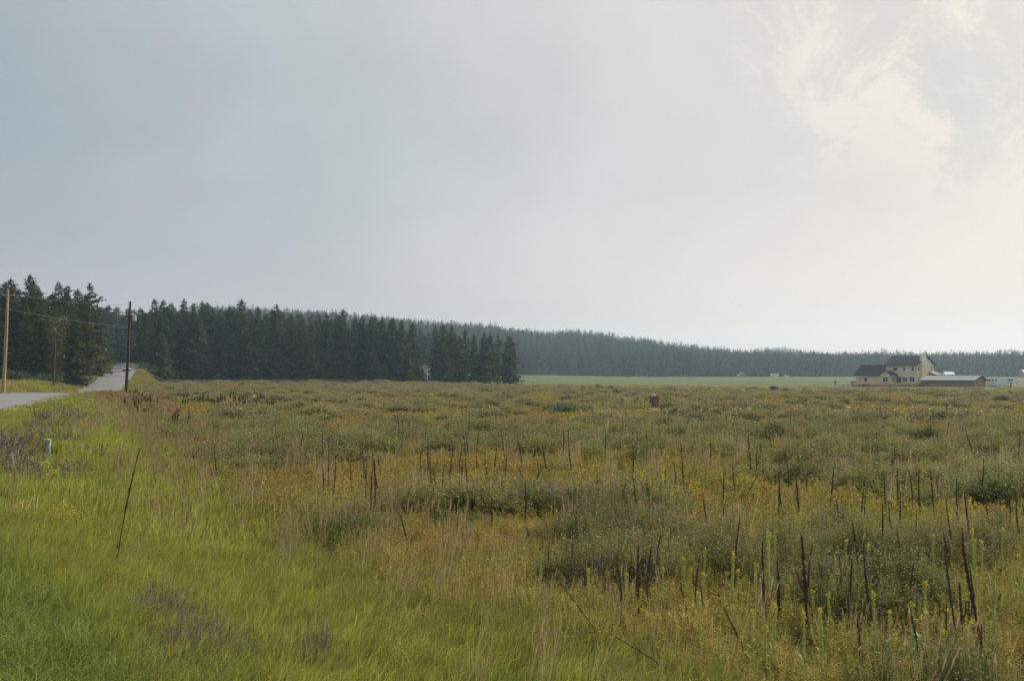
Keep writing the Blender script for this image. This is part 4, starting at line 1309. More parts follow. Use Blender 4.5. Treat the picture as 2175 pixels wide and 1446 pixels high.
def field_bushes():
    m1 = leafy('field_bush_leaves', (.105, .135, .055), 0.3, isl=.45, objvar=.12, rough=.75)
    for i, (u, v, wpx, hpx, lab) in enumerate(((1198, 882, 58, 20, 'round pale green bush in the middle of the weedy field'), (1625, 880, 42, 18, 'dark rounded bush right of the rusty box in the field'),
            (1578, 868, 34, 13, 'small dark bush left of the dirt mounds'), (1785, 906, 34, 18, 'dark green bush in front of the dirt mounds'), (945, 1128, 70, 42, 'dark green bushy clump left of the purple flowers'),
            (1008, 1130, 50, 30, 'smaller dark green clump beside the bushy clump near the purple flowers'), (1645, 830, 14, 8, 'small round bush on the far edge of the weedy field'), (1945, 838, 30, 8, 'low dark bush on the far edge of the field below the tan house'))):
        X, Y, Z = ray_hit(u, v)
        w, h = wpx / FPX * Y, hpx / FPX * Y
        shrub('bush', X, Y, w, 1.35 * max(h, .35 * w), m1, lab, 'bush', seed=70 + i, n=700, leaf=max(.035, .0016 * Y))


field_bushes()


# ------------------------------------------------------------------ dirt mounds
def mounds():
    for i, (u, v, wpx, hpx, lab) in enumerate(((1790, 873, 80, 12, 'largest bare tan dirt mound right of the rusty box'), (1744, 866, 42, 8, 'small tan dirt mound touching the left of the largest one'),
                                               (1922, 867, 60, 11, 'tan dirt mound below the tan house'), (2128, 880, 60, 12, 'tan dirt mound near the right edge below the horse trailer'), (1652, 861, 18, 4, 'tiny tan dirt heap left of the mounds'))):
        X, Y, Z = ray_hit(u, v)
        w, h = wpx / FPX * Y, hpx / FPX * Y
        b = MB(); rows = []
        for k in range(9):
            t = k / 8
            row = []
            for q in range(22):
                a = q * 6.283 / 22
                rr = w * .5 * (1 - t) * (1 + .22 * (vnoise(math.cos(a) * 2 + 7 * i, math.sin(a) * 2 + t * 3, 5) - .5))
                zz = h * 1.15 * math.sin(t * 1.57) ** 1.1 * (1 + .25 * (float(vnoise(a * 2 + i, t * 5, 8)) - .5)) - .12
                row.append((math.cos(a) * rr, math.sin(a) * rr * .8, zz))
            rows.append(row)
        b.grid(rows, 0, closed=True)
        o = b.build('dirt_mound', M['dirt'], loc=(X, Y, Z), smooth=True)
        tag(o, lab, 'dirt mound', 'bare dirt mounds in the weedy field')


mounds()


# ------------------------------------------------------------------ poles and wires
def pole(u_base, v_base, u_top, v_top, Y, mat, label, r0=.16, kind='utility', lean=None):
    xb = (u_base - UC) / FPX * Y
    zb = tz(xb, Y)
    top = on_ray(u_top, v_top, Y)
    e = empty('utility_pole', (xb, Y, zb - .3))
    rel = top - Vector((xb, Y, zb - .3))
    b = MB(); b.tube([(0, 0, 0), rel * .5 + Vector((.03, 0, 0)), rel], [r0, r0 * .84, r0 * .66], 12)
    b.build('shaft', mat, e)
    cap = MB(); cap.tube([rel + Vector((0, 0, .0)), rel + Vector((0, 0, .03))], [r0 * .68, r0 * .3], 10)
    cap.build('cap', M['galv'], e)
    tag(e, label, 'utility pole', 'wooden utility poles along the road')
    return e, Vector((xb, Y, zb - .3)), rel


def insulator(e, p, s=1.0):
    b = MB()
    for k, (z, r_) in enumerate(((0, .02), (.03, .055), (.06, .05), (.065, .03), (.10, .045), (.13, .04))):
        pass
    prof = ((0, .02), (.03, .055), (.055, .05), (.065, .03), (.095, .045), (.13, .02))
    b.tube([Vector(p) + Vector((0, 0, z * s)) for z, _ in prof], [r * s for _, r in prof], 10)
    b.build('insulator', M['porcelain'], e)


def wire(a, b_, sag, label, r=.012):
    b = MB(); a, b_ = Vector(a), Vector(b_)
    mid = (a + b_) * .5
    pts = []
    for k in range(25):
        t = k / 24; p = a.lerp(b_, t); p.z -= sag * 4 * t * (1 - t); pts.append(p - mid)
    b.tube(pts, r, 5, caps=False)
    o = b.build('power_line', M['wire'], loc=mid)
    tag(o, label, 'wire', 'wires strung between the poles')


def poles():
    e1, b1, r1 = pole(8, 822, 14, 615, 97, M['pole_light'], 'pale weathered wooden pole at the left edge across the road', .19)
    top1 = b1 + r1
    insulator(e1, r1 + Vector((0, 0, .03)))
    c = MB()
    c.tube([r1 + Vector((.0, 0, -.62)), r1 + Vector((.35, 0, -.60)), r1 + Vector((.65, 0, -.45))], .035, 6)
    c.tube([r1 + Vector((.0, 0, -.62)), r1 + Vector((-.35, 0, -.58)), r1 + Vector((-.62, 0, -.4))], .035, 6)
    c.build('insulator_string', M['porcelain'], e1)
    c = MB(); c.tube([r1 + Vector((.15, -.02, -2.05)), r1 + Vector((.42, -.02, -2.08))], .035, 6); c.build('clamp', M['galv'], e1)
    e2, b2, r2 = pole(268, 832, 275, 640, 101, M['pole_dark'], 'dark brown pole on the near bank standing in front of the distant car', .17)
    top2 = b2 + r2
    tr = MB()
    tc = r2 + Vector((.48, -.05, -2.1))
    tr.tube([tc + Vector((0, 0, q)) for q in (0, .03, .58, .62, .68)], [.18, .21, .21, .23, .12], 16)
    tr.build('transformer', M['galv'], e2)
    br = MB(); br.box(r2.x + .05, tc.x - .15, r2.y - .09, r2.y - .01, r2.z - 1.95, r2.z - 1.85); br.box(r2.x + .05, tc.x - .15, r2.y - .09, r2.y - .01, r2.z - 1.65, r2.z - 1.55)
    br.build('bracket', M['black'], e2)
    ar = MB(); ar.tube([r2 + Vector((-.45, -.02, -1.0)), r2 + Vector((-.06, 0, -1.1))], [.035, .04], 6); ar.tube([r2 + Vector((-.42, -.02, -1.25)), r2 + Vector((-.06, 0, -1.3))], [.03, .035], 6)
    ar.build('cutout', M['black'], e2)
    ins = MB(); ins.tube([r2 + Vector((-.5, 0, -2.75)), r2 + Vector((-.1, 0, -2.65))], .045, 6); ins.build('insulator', M['porcelain'], e2)
    far = []
    for u0, v0, u1, v1, Y, lab in ((115, 822, 116, 700, 165, 'reddish brown pole against the roadside wood'), (170, 822, 171, 733, 226, 'thin brown pole in the grass left of the climbing road'),
                                   (198, 803, 199, 734, 296, 'thin dark pole farther up beside the climbing road'), (218, 783, 219, 735, 352, 'farthest small pole near the crest of the road'),
                                   (336, 814, 336, 747, 262, 'thin grey pole in front of the middle wood right of the road')):
        e, b, r = pole(u0, v0, u1, v1, Y, M['pole_mid'], lab, .16)
        insulator(e, r + Vector((0, 0, .03)), 1.4)
        far.append(b + r)
    t5 = far[4]
    tr = MB(); tr.tube([(0, 0, 0), (0, 0, .7)], .22, 12)
    e5 = bpy.data.objects['utility_pole.006'] if 'utility_pole.006' in bpy.data.objects else None
    if e5 is not None:
        o = tr.build('transformer', M['galv'], e5, loc=(t5.x - e5.location.x - .3, -.3, t5.z - e5.location.z - .9))
    wire(top1 + Vector((.65, 0, -.45)), top2 + Vector((-.1, 0, -.35)), .32, 'upper wire crossing the road from the pale pole', .016)
    wire(top1 + Vector((.42, 0, -2.08)), top2 + Vector((-.5, 0, -2.75)), .15, 'lower wire crossing the road from the pale pole', .018)
    wire(top1 + Vector((-.62, 0, -.4)), top1 + Vector((-16, -40, 1.0)), .5, 'upper wire leaving the pale pole at the left edge', .016)
    wire(top1 + Vector((0, 0, .1)), top1 + Vector((-18, -40, 1.2)), .5, 'topmost wire leaving the pale pole at the left edge', .012)
    wire(top1 + Vector((-.1, 0, -2.05)), top1 + Vector((-16, -40, -1.0)), .5, 'lower wire leaving the pale pole at the left edge', .016)
    wire(far[3] + Vector((0, 0, .05)), t5 + Vector((0, 0, .1)), 1.2, 'upper wire strung over the road towards the grey pole', .022)
    wire(far[3] + Vector((0, 0, -1.8)), t5 + Vector((0, 0, -1.6)), 1.2, 'lower wire strung over the road towards the grey pole', .022)
    wire(far[0], far[1], .5, 'wire between the reddish pole and the thin brown pole', .014)
    wire(far[1], far[2], .6, 'wire between the thin brown pole and the thin dark pole', .014)
    wire(far[2], far[3], .6, 'wire between the thin dark pole and the farthest pole', .014)


poles()


# ------------------------------------------------------------------ rail fence in front of the middle wood
def rail_fence():
    pts = [(-98.5, 246), (-92, 250), (-85, 256), (-78, 262), (-71, 267), (-64, 271), (-57, 274), (-50, 276), (-43, 277), (-36, 278)]
    x0, y0 = pts[0]; z0 = tz(x0, y0)
    e = empty('rail_fence', (x0, y0, z0))
    P = [Vector((x, y, tz(x, y))) - Vector((x0, y0, z0)) for x, y in pts]
    for p in P:
        b = MB(); b.tube([p + Vector((0, 0, -.3)), p + Vector((0, 0, 1.25))], [.075, .07], 7); b.build('post', M['rail'], e)
    for k in range(len(P) - 1):
        for hgt in ((1.12, .62) if k not in (4, 7) else (1.12,)):
            b = MB(); b.tube([P[k] + Vector((0, -.08, hgt + random.uniform(-.05, .05))), P[k + 1] + Vector((0, -.08, hgt + random.uniform(-.05, .05)))], [.075, .06], 6)
            b.build('rail', M['rail'], e)
    tag(e, 'silvery wooden rail fence along the foot of the middle wood', 'fence')


rail_fence()


# ------------------------------------------------------------------ small things in the field and on the bank
def small_things():
    # rusty open box with a grey-blue panel
    X, Y, Z = ray_hit(1390, 866)
    s = Y / FPX
    e = empty('utility_box', (X, Y, Z), R(8))
    H = 28 * s; W = 17.5 * s
    b = MB(); b.box(.16 * W, .5 * W, -.12, -.07, .05, H * .93); b.build('front_board', M['rust'], e)
    b = MB(); b.box(-.5 * W, -.42 * W, -.30, -.02, .05, H * .9); b.build('side_board', M['rust'], e)
    b = MB(); b.box(.42 * W, .5 * W, -.065, .35, .05, H * .92); b.build('end_board', M['rust'], e)
    b = MB(); b.box(-.5 * W, .5 * W, .36, .41, .05, H * .9); b.build('back_board', M['rust'], e)
    b = MB(); b.tube([(-.13 * W, -.06, z) for z in (.08, .12, H * .92, H * .95)], [.22 * W, .245 * W, .245 * W, .22 * W], 18); b.build('tank', M['slate'], e)
    b = MB(); b.tube([(-.13 * W, -.06, H * .952), (-.13 * W, -.06, H * 1.0)], [.24 * W, .2 * W], 18); b.build('lid', M['white'], e)
    for z in (.30, .55): 
        b = MB(); b.box(-.02 * W, .11 * W, -.36, -.26, H * z, H * (z + .1)); b.build('gauge', M['galv'], e)
    b = MB(); b.box(-.47 * W, -.35 * W, -.33, -.24, H * .84, H * .92); b.build('bracket', M['white'], e)
    tag(e, 'rusty red boxed stand round a grey-blue tank in the field', 'utility box')
    # pedestal
    X, Y, Z = ray_hit(105, 962)
    e = empty('cable_pedestal', (X, Y, Z)); h = 30 / FPX * Y
    b = MB(); b.tube([(0, 0, z) for z in (-.1, h * .86, h * .9)], [.082, .082, .09], 18); b.build('post', M['ped'], e)
    b = MB(); b.tube([(0, 0, z) for z in (h * .905, h * .97, h)], [.092, .088, .05], 18); b.build('cap', M['ped'], e)
    tag(e, 'pale green round cable pedestal standing in the grass bank', 'cable pedestal')
    X, Y, Z = ray_hit(28, 1016)
    e = empty('survey_stake', (X, Y, Z)); h = 32 / FPX * Y
    b = MB(); b.prism([(-.03, -.1), (.03, -.1), (.03, h * .93), (0, h), (-.03, h * .93)], 'y', -.012, .012)
    b.build('lath', M['stake'], e)
    tag(e, 'faded pinkish wooden stake low in the grass at the left edge', 'stake')
    X, Y, Z = ray_hit(540, 858)
    e = empty('marker_post', (X, Y, Z)); h = 20 / FPX * Y
    b = MB(); b.tube([(0, 0, -.1), (0, 0, h)], .05, 10); b.build('post', M['ped'], e)
    b = MB(); b.tube([(0, 0, h * .62), (0, 0, h * 1.02)], [.13, .11], 12); b.build('cap', M['white'], e)
    tag(e, 'small white capped marker in the far weeds right of the dark pole', 'marker post')


small_things()


# ------------------------------------------------------------------ car on the hill
def car():
    y = 243.0; x = float(road_x(y)) + 1.1; z = float(road_z(y)) + .055
    slope = math.atan2(float(road_z(y + 4) - road_z(y - 4)), 8.6)
    az = math.atan2(float(road_x(y - 4) - road_x(y + 4)), 8.0)
    e = empty('parked_car'.replace('parked_', 'oncoming_'), (x, y, z)); e.rotation_euler = (slope * .95, 0, -math.atan2(float(road_x(y + 4) - road_x(y - 4)), 8.0))
    # body profile in (y, z): front faces the camera (-y)
    lower = [(-2.25, .35), (-2.3, .62), (-2.2, .88), (-1.0, 1.02), (2.1, 1.05), (2.25, .8), (2.25, .35)]
    b = MB(); b.prism(lower, 'x', -.9, .9); b.build('body', M['paint'], e)
    cab = [(-1.1, 1.0), (-.35, 1.62), (.2, 1.68), (1.6, 1.66), (2.12, 1.04)]
    b = MB()
    b.prism([(-.30, 1.60), (.2, 1.68), (1.55, 1.66), (1.6, 1.6)], 'x', -.68, .68); b.build('roof', M['paint'], e)
    b = MB()
    L1 = [(-.88, -1.12, 1.0), (.88, -1.12, 1.0), (.68, -.32, 1.6), (-.68, -.32, 1.6)]
    b.face(L1); b.build('windscreen', M['glass'], e)
    for s in (-1, 1):
        b = MB(); b.face([(s * .885, -1.1, 1.02), (s * .885, 2.05, 1.05), (s * .69, 1.58, 1.6), (s * .69, -.3, 1.6)][::s]); b.build('side_window', M['glass'], e)
        b = MB(); b.box(s * .78 - .13, s * .78 + .13, -2.315, -2.2, .68, .84); b.build('headlight', M['lens'], e)
        b = MB(); b.box(s * 1.0 - .1, s * 1.0 + .1, -.95, -.8, 1.0, 1.13); b.build('mirror', M['paint'], e)
    b = MB(); b.face([(-.88, 2.1, 1.05), (.88, 2.1, 1.05), (.68, 1.6, 1.6), (-.68, 1.6, 1.6)][::-1]); b.build('rear_window', M['glass'], e)
    b = MB(); b.box(-.5, .5, -2.32, -2.26, .48, .68); b.build('grille', M['black'], e)
    b = MB(); b.box(-.86, .86, -2.36, -2.2, .30, .45); b.build('bumper', M['black'], e)
    for sx in (-.82, .82):
        for sy in (-1.4, 1.4):
            b = MB(); b.tube([(sx - .1, sy, .34), (sx + .1, sy, .34)], .34, 18); w = b.build('wheel', M['rubber'], e)
            b = MB(); b.tube([(sx - .11, sy, .34), (sx + .11, sy, .34)], .19, 12); b.build('rim', M['galv'], w)
    tag(e, 'silver car coming down the hill, half hidden by the dark pole', 'car')


car()


# ------------------------------------------------------------------ tan house with its outbuilding and trailer
HOUSE_RZ = math.atan2(-.764, .645)


def window(parent, p, w, h, face, panes=(1, 1), frame=.12, mull=.06):
    """face 'f' = front wall (local -y), 's' = right side wall (local +x); p = lower left corner of the glass on that wall"""
    def bx(b, a0, a1, z0, z1, d0, d1):
        if face == 'f': b.box(p[0] + a0, p[0] + a1, p[1] - d1, p[1] - d0, p[2] + z0, p[2] + z1)
        else: b.box(p[0] + d0, p[0] + d1, p[1] + a0, p[1] + a1, p[2] + z0, p[2] + z1)
    b = MB()
    bx(b, -frame, 0, -frame, h + frame, -.02, .07); bx(b, w, w + frame, -frame, h + frame, -.02, .07)
    bx(b, 0, w, -frame, 0, -.02, .069); bx(b, 0, w, h, h + frame, -.02, .069)
    f = b.build('window', M['white'], parent)
    nx, nz = panes
    pw, ph = (w - mull * (nx - 1)) / nx, (h - mull * (nz - 1)) / nz
    for i in range(nx):
        for j in range(nz):
            g = MB(); bx(g, i * (pw + mull), i * (pw + mull) + pw, j * (ph + mull), j * (ph + mull) + ph, -.02, .018); g.build('pane', M['glass'], f)
    if nx > 1 or nz > 1:
        g = MB()
        for i in range(1, nx): bx(g, i * (pw + mull) - mull, i * (pw + mull), 0, h, -.018, .055)
        for j in range(1, nz):
            for i in range(nx): bx(g, i * (pw + mull), i * (pw + mull) + pw, j * (ph + mull) - mull, j * (ph + mull), -.018, .053)
        g.build('mullion', M['white'], f)
    return f


def slab_roof(parent, ridge, eave, x0, x1, axis='x', t=.18, mat='shingle', name='roof'):
    """one sloping roof slab; ridge/eave = (across, z)"""
    (ra, rz_), (ea, ez_) = ridge, eave
    b = MB(); poly = [(ra, rz_), (ea, ez_), (ea, ez_ + t), (ra, rz_ + t)]
    b.prism(poly, axis, x0, x1)
    o = b.build(name, M[mat], parent)
    f = MB()
    n = -1 if ea < ra else 1
    poly = [(ea + n * .0, ez_ - .06), (ea + n * .05, ez_ - .06), (ea + n * .05, ez_ + t + .01), (ea + n * .0, ez_ + t + .01)]
    f.prism(poly, axis, x0, x1); f.build('fascia', M['door'], o)
    return o


def house():
    Y = 291.0; X = (1948 - UC) / FPX * Y
    e = empty('house', (X, Y, tz(X, Y)), HOUSE_RZ)
    z0 = -.4; g = .45
    S = M['siding']
    b = MB(); b.box(-10.3, -.0, 0, 10.7, z0, 6.0 + g); b.build('main_wall', S, e)
    b = MB(); b.prism([(.0, 6.0 + g + .002), (10.7, 6.0 + g + .002), (5.35, 8.75 + g)], 'x', -10.3, -.06); b.build('attic', M['cream'], e)
    b = MB(); b.prism([(.25, 6.05 + g), (10.45, 6.05 + g), (5.35, 8.62 + g)], 'x', -.055, .03); b.build('gable_panel', M['cream'], e)
    slab_roof(e, (5.35, 8.78 + g), (-.55, 5.80 + g), -10.75, .5); slab_roof(e, (5.35, 8.78 + g), (11.25, 5.80 + g), -10.75, .5)
    b = MB(); b.box(.002, .08, 0.0, 10.7, 5.86 + g, 6.04 + g); b.build('belly_band', M['white'], e)
    b = MB(); b.box(.003, .05, 0, 10.7, 2.9 + g, 3.0 + g); b.box(-6.3, .05, -.05, -.003, 2.9 + g, 3.0 + g); b.build('trim_band', S, e)
    # chimney chase on the gable side
    b = MB(); b.box(.004, .75, 1.7, 4.4, z0, 6.0 + g); c = b.build('chimney_chase', S, e)
    b = MB(); b.box(.035, .75, 1.7, 4.4, 6.002 + g, 9.15 + g); b.build('chimney_top', M['cream'], e)
    b = MB(); b.box(-.05, .83, 1.6, 4.5, 9.152 + g, 9.25 + g); b.build('chimney_cap', M['cream'], e)
    b = MB(); b.tube([(.38, 3.05, 9.25 + g), (.38, 3.05, 9.65 + g)], .16, 10); b.build('flue', M['galv'], e)
    # garage wing
    b = MB(); b.box(-20.5, -10.304, .02, 8.5, z0, 3.0 + g); b.build('garage_wall', S, e)
    b = MB(); b.prism([(.02, 3.0 + g), (8.5, 3.0 + g), (4.26, 5.9 + g)], 'x', -20.45, -10.304); b.build('garage_gable', S, e)
    slab_roof(e, (4.26, 5.92 + g), (-.55, 2.72 + g), -21.0, -10.306, t=.18); slab_roof(e, (4.26, 5.92 + g), (9.05, 2.72 + g), -21.0, -10.306)
    # bay in front
    b = MB(); b.box(-10.15, -6.75, -3.8, -.004, z0, 3.0 + g); b.build('bay_wall', S, e)
    b = MB(); b.prism([(-10.15, 3.002 + g), (-6.75, 3.002 + g), (-8.45, 4.1 + g)], 'y', -3.75, 1.5); b.build('bay_gable', M['cream'], e)
    slab_roof(e, (-8.45, 4.12 + g), (-10.6, 2.74 + g), -4.3, -.006, axis='y', t=.15); slab_roof(e, (-8.45, 4.12 + g), (-6.3, 2.74 + g), -4.3, -.006, axis='y', t=.15)
    # windows
    window(e, (-7.8, -.0, 4.2 + g), 1.45, 1.05, 'f')
    window(e, (-4.55, -.0, 4.1 + g), .75, 1.2, 'f', (1, 2)); window(e, (-1.85, -.0, 4.1 + g), .8, 1.2, 'f', (1, 2))
    window(e, (-4.85, -.0, .75 + g), 1.6, 1.4, 'f', (2, 2)); window(e, (-2.5, -.0, .75 + g), 1.6, 1.4, 'f', (2, 2))
    window(e, (-9.25, -3.8, .75 + g), 1.65, 1.4, 'f', (2, 2))
    window(e, (-6.75, -2.7, .75 + g), 1.5, 1.3, 's', (2, 2))
    window(e, (-17.7, .02, .75 + g), 1.1, 1.25, 'f')
    window(e, (0, .35, 4.1 + g), .75, 1.2, 's', (1, 2)); window(e, (0, 8.9, 4.1 + g), .85, 1.25, 's', (1, 2)); window(e, (0, .35, .8 + g), .8, 1.3, 's', (1, 2))
    b = MB(); b.box(-6.55, -5.35, -.06, .05, .0, 2.2 + g); d = b.build('door', M['door'], e)
    h = MB(); h.tube([(-5.5, -.1, 1.4), (-5.5, -.06, 1.4)], .05, 8); h.build('handle', M['galv'], d)
    b = MB(); b.box(-6.7, -6.56, -.12, .02, .0, 2.35 + g); b.box(-5.34, -5.2, -.12, .02, .0, 2.35 + g); b.box(-6.56, -5.34, -.119, .02, 2.21 + g, 2.35 + g); b.build('door_frame', M['black'], e)
    b = MB(); b.box(-5.1, -4.5, -.22, -.002, 3.15 + g, 3.35 + g); b.build('vent_hood', M['white'], e)
    b = MB(); b.box(-19.45, -19.1, -.12, .02, .9 + g, 1.9 + g); b.build('electric_meter', M['galv'], e)
    # porch roof behind the right side
    b = MB(); b.prism([(7.2, 2.6 + g), (11.5, 2.6 + g), (11.5, 2.75 + g), (7.2, 2.95 + g)], 'x', .05, 2.6); b.build('porch_roof', M['door'], e)
    b = MB(); b.prism([(.05, 2.98 + g), (2.6, 2.78 + g), (2.6, 2.9 + g), (.05, 3.9 + g)], 'y', 7.3, 11.4); b.build('porch_gable', M['barnwood'], e)
    b = MB(); b.box(2.3, 2.45, 7.4, 7.55, z0, 2.6 + g); b.box(2.3, 2.45, 11.1, 11.25, z0, 2.6 + g); b.build('porch_post', M['barnwood'], e)
    tag(e, 'tan two-storey house with dark roofs and a cream chimney', 'house')
    # outbuilding
    Y2 = 262.0; X2 = (2068 - UC) / FPX * Y2
    s = empty('shed', (X2, Y2, tz(X2, Y2)), HOUSE_RZ)
    b = MB(); b.box(-15.2, 0, 0, 7.4, -.4, 1.95); b.build('wall', M['barnwood'], s)
    b = MB(); b.prism([(0, 1.952), (7.4, 1.952), (3.7, 3.05)], 'x', -15.15, -.02); b.build('gable', M['barnwood'], s)
    r1 = slab_roof(s, (3.7, 3.08), (-.55, 1.75), -15.6, .45, t=.1, mat='tin'); slab_roof(s, (3.7, 3.08), (7.95, 1.75), -15.6, .45, t=.1, mat='tin')
    b = MB(); b.prism([(3.7, 2.99), (-.55, 1.66), (-.55, 1.87), (3.7, 3.2)], 'x', .452, .54); b.prism([(3.7, 2.99), (7.95, 1.66), (7.95, 1.87), (3.7, 3.2)], 'x', .452, .54); b.build('rake_board', M['door'], s)
    b = MB(); b.prism([(3.55, 3.17), (3.85, 3.17), (3.7, 3.24)], 'x', -15.6, .45); b.build('ridge_cap', M['tin'], s)
    for k in range(10):
        b = MB(); b.box(-15.2 + k * 1.52 - .05, -15.2 + k * 1.52 + .05, -.045, -.002, -.4, 1.93); b.build('batten', M['barnwood'], s)
    b = MB(); b.box(.003, .06, 2.2, 5.2, -.3, 1.9); b.build('door', M['barnwood'], s)
    tag(s, 'long low red-brown shed with a grey metal roof beside the house', 'shed')
    # horse trailer
    Y3 = 268.0; X3 = (2094 - UC) / FPX * Y3
    t = empty('horse_trailer', (X3, Y3, tz(X3, Y3)), HOUSE_RZ + R(22))
    A = M['alu']
    b = MB(); b.prism([(0, .42), (5.9, .42), (6.0, .52), (6.0, 1.35), (7.9, 1.35), (8.05, 1.5), (8.0, 2.3), (7.85, 2.42), (.1, 2.42), (0, 2.3)], 'y', 0, 2.2); bd = b.build('body', A, t)
    b = MB(); b.box(.05, 7.9, -.02, -.001, 2.25, 2.33); b.box(.05, 5.95, -.02, -.001, 1.12, 1.17); b.build('side_trim', M['galv'], t)
    for x0, x1, zz in ((.55, 1.05, 1.7), (1.35, 1.85, 1.7), (2.15, 2.65, 1.7), (5.5, 6.6, 1.75)):
        b = MB(); b.box(x0, x1, -.03, .02, zz, zz + .35); w = b.build('window', M['glass'], t)
        f = MB(); f.box(x0 - .05, x0, -.035, -.002, zz - .05, zz + .4); f.box(x1, x1 + .05, -.035, -.002, zz - .05, zz + .4); f.box(x0, x1, -.034, -.002, zz - .05, zz); f.box(x0, x1, -.034, -.002, zz + .35, zz + .4); f.build('frame', M['galv'], w)
    for xw in (1.25, 2.05):
        for yw in (.12, 2.08):
            b = MB(); b.tube([(xw, yw - .1, .37), (xw, yw + .1, .37)], .36, 18); w = b.build('wheel', M['rubber'], t)
            f = MB(); f.tube([(xw, yw - .11, .37), (xw, yw + .11, .37)], .2, 12); f.build('rim', M['galv'], w)
    b = MB(); b.prism([(.75, .72), (.95, .86), (2.35, .86), (2.55, .72), (2.5, .68), (2.3, .8), (1.0, .8), (.8, .68)], 'y', -.06, .2); b.build('fender', M['galv'], t)
    b = MB(); b.box(.3, 5.9, .25, 1.95, .28, .415); b.build('chassis', M['black'], t)
    b = MB(); b.box(6.02, 6.35, .9, 1.3, .0, 1.345); b.build('landing_jack', M['black'], t)
    b = MB(); b.tube([(7.6, 1.1, 1.34), (7.6, 1.1, .75)], .08, 8); b.build('hitch', M['black'], t)
    b = MB(); b.box(3.4, 4.1, -.025, .01, .55, 2.1); b.build('door', A, t)
    tag(t, 'white gooseneck horse trailer parked right of the shed', 'horse trailer')


house()


def simple_house(name, u, v, Y, w, d, hw, hr, rz, wallm, roofm, label, cat, nwin=2):
    X = (u - UC) / FPX * Y
    e = empty(name, (X, Y, tz(X, Y)), rz)
    b = MB(); b.box(-w / 2, w / 2, -d / 2, d / 2, -.5, hw); b.build('wall', wallm, e)
    b = MB(); b.prism([(-w / 2, hw), (w / 2, hw), (0, hr)], 'y', -d / 2 + .02, d / 2 - .02); b.build('gable', wallm, e)
    for s in (-1, 1):
        b = MB(); b.prism([(0, hr + .02), (s * (w / 2 + .5), hw - .25), (s * (w / 2 + .5), hw - .08), (0, hr + .2)], 'y', -d / 2 - .5, d / 2 + .5); b.build('roof', roofm, e)
    for k in range(nwin):
        x = -w / 2 + w * (k + .5) / nwin
        b = MB(); b.box(x - .5, x + .5, -d / 2 - .06, -d / 2 - .001, 1.0, 2.1); f = b.build('window', M['white'], e)
        b = MB(); b.box(x - .4, x + .4, -d / 2 - .075, -d / 2 - .061, 1.1, 2.0); b.build('pane', M['glass'], f)
    b = MB(); b.box(-w * .08 - .45, -w * .08 + .45, -d / 2 - .05, -d / 2 - .001, -.1, 2.0); b.build('door', M['door'], e)
    return tag(e, label, cat)


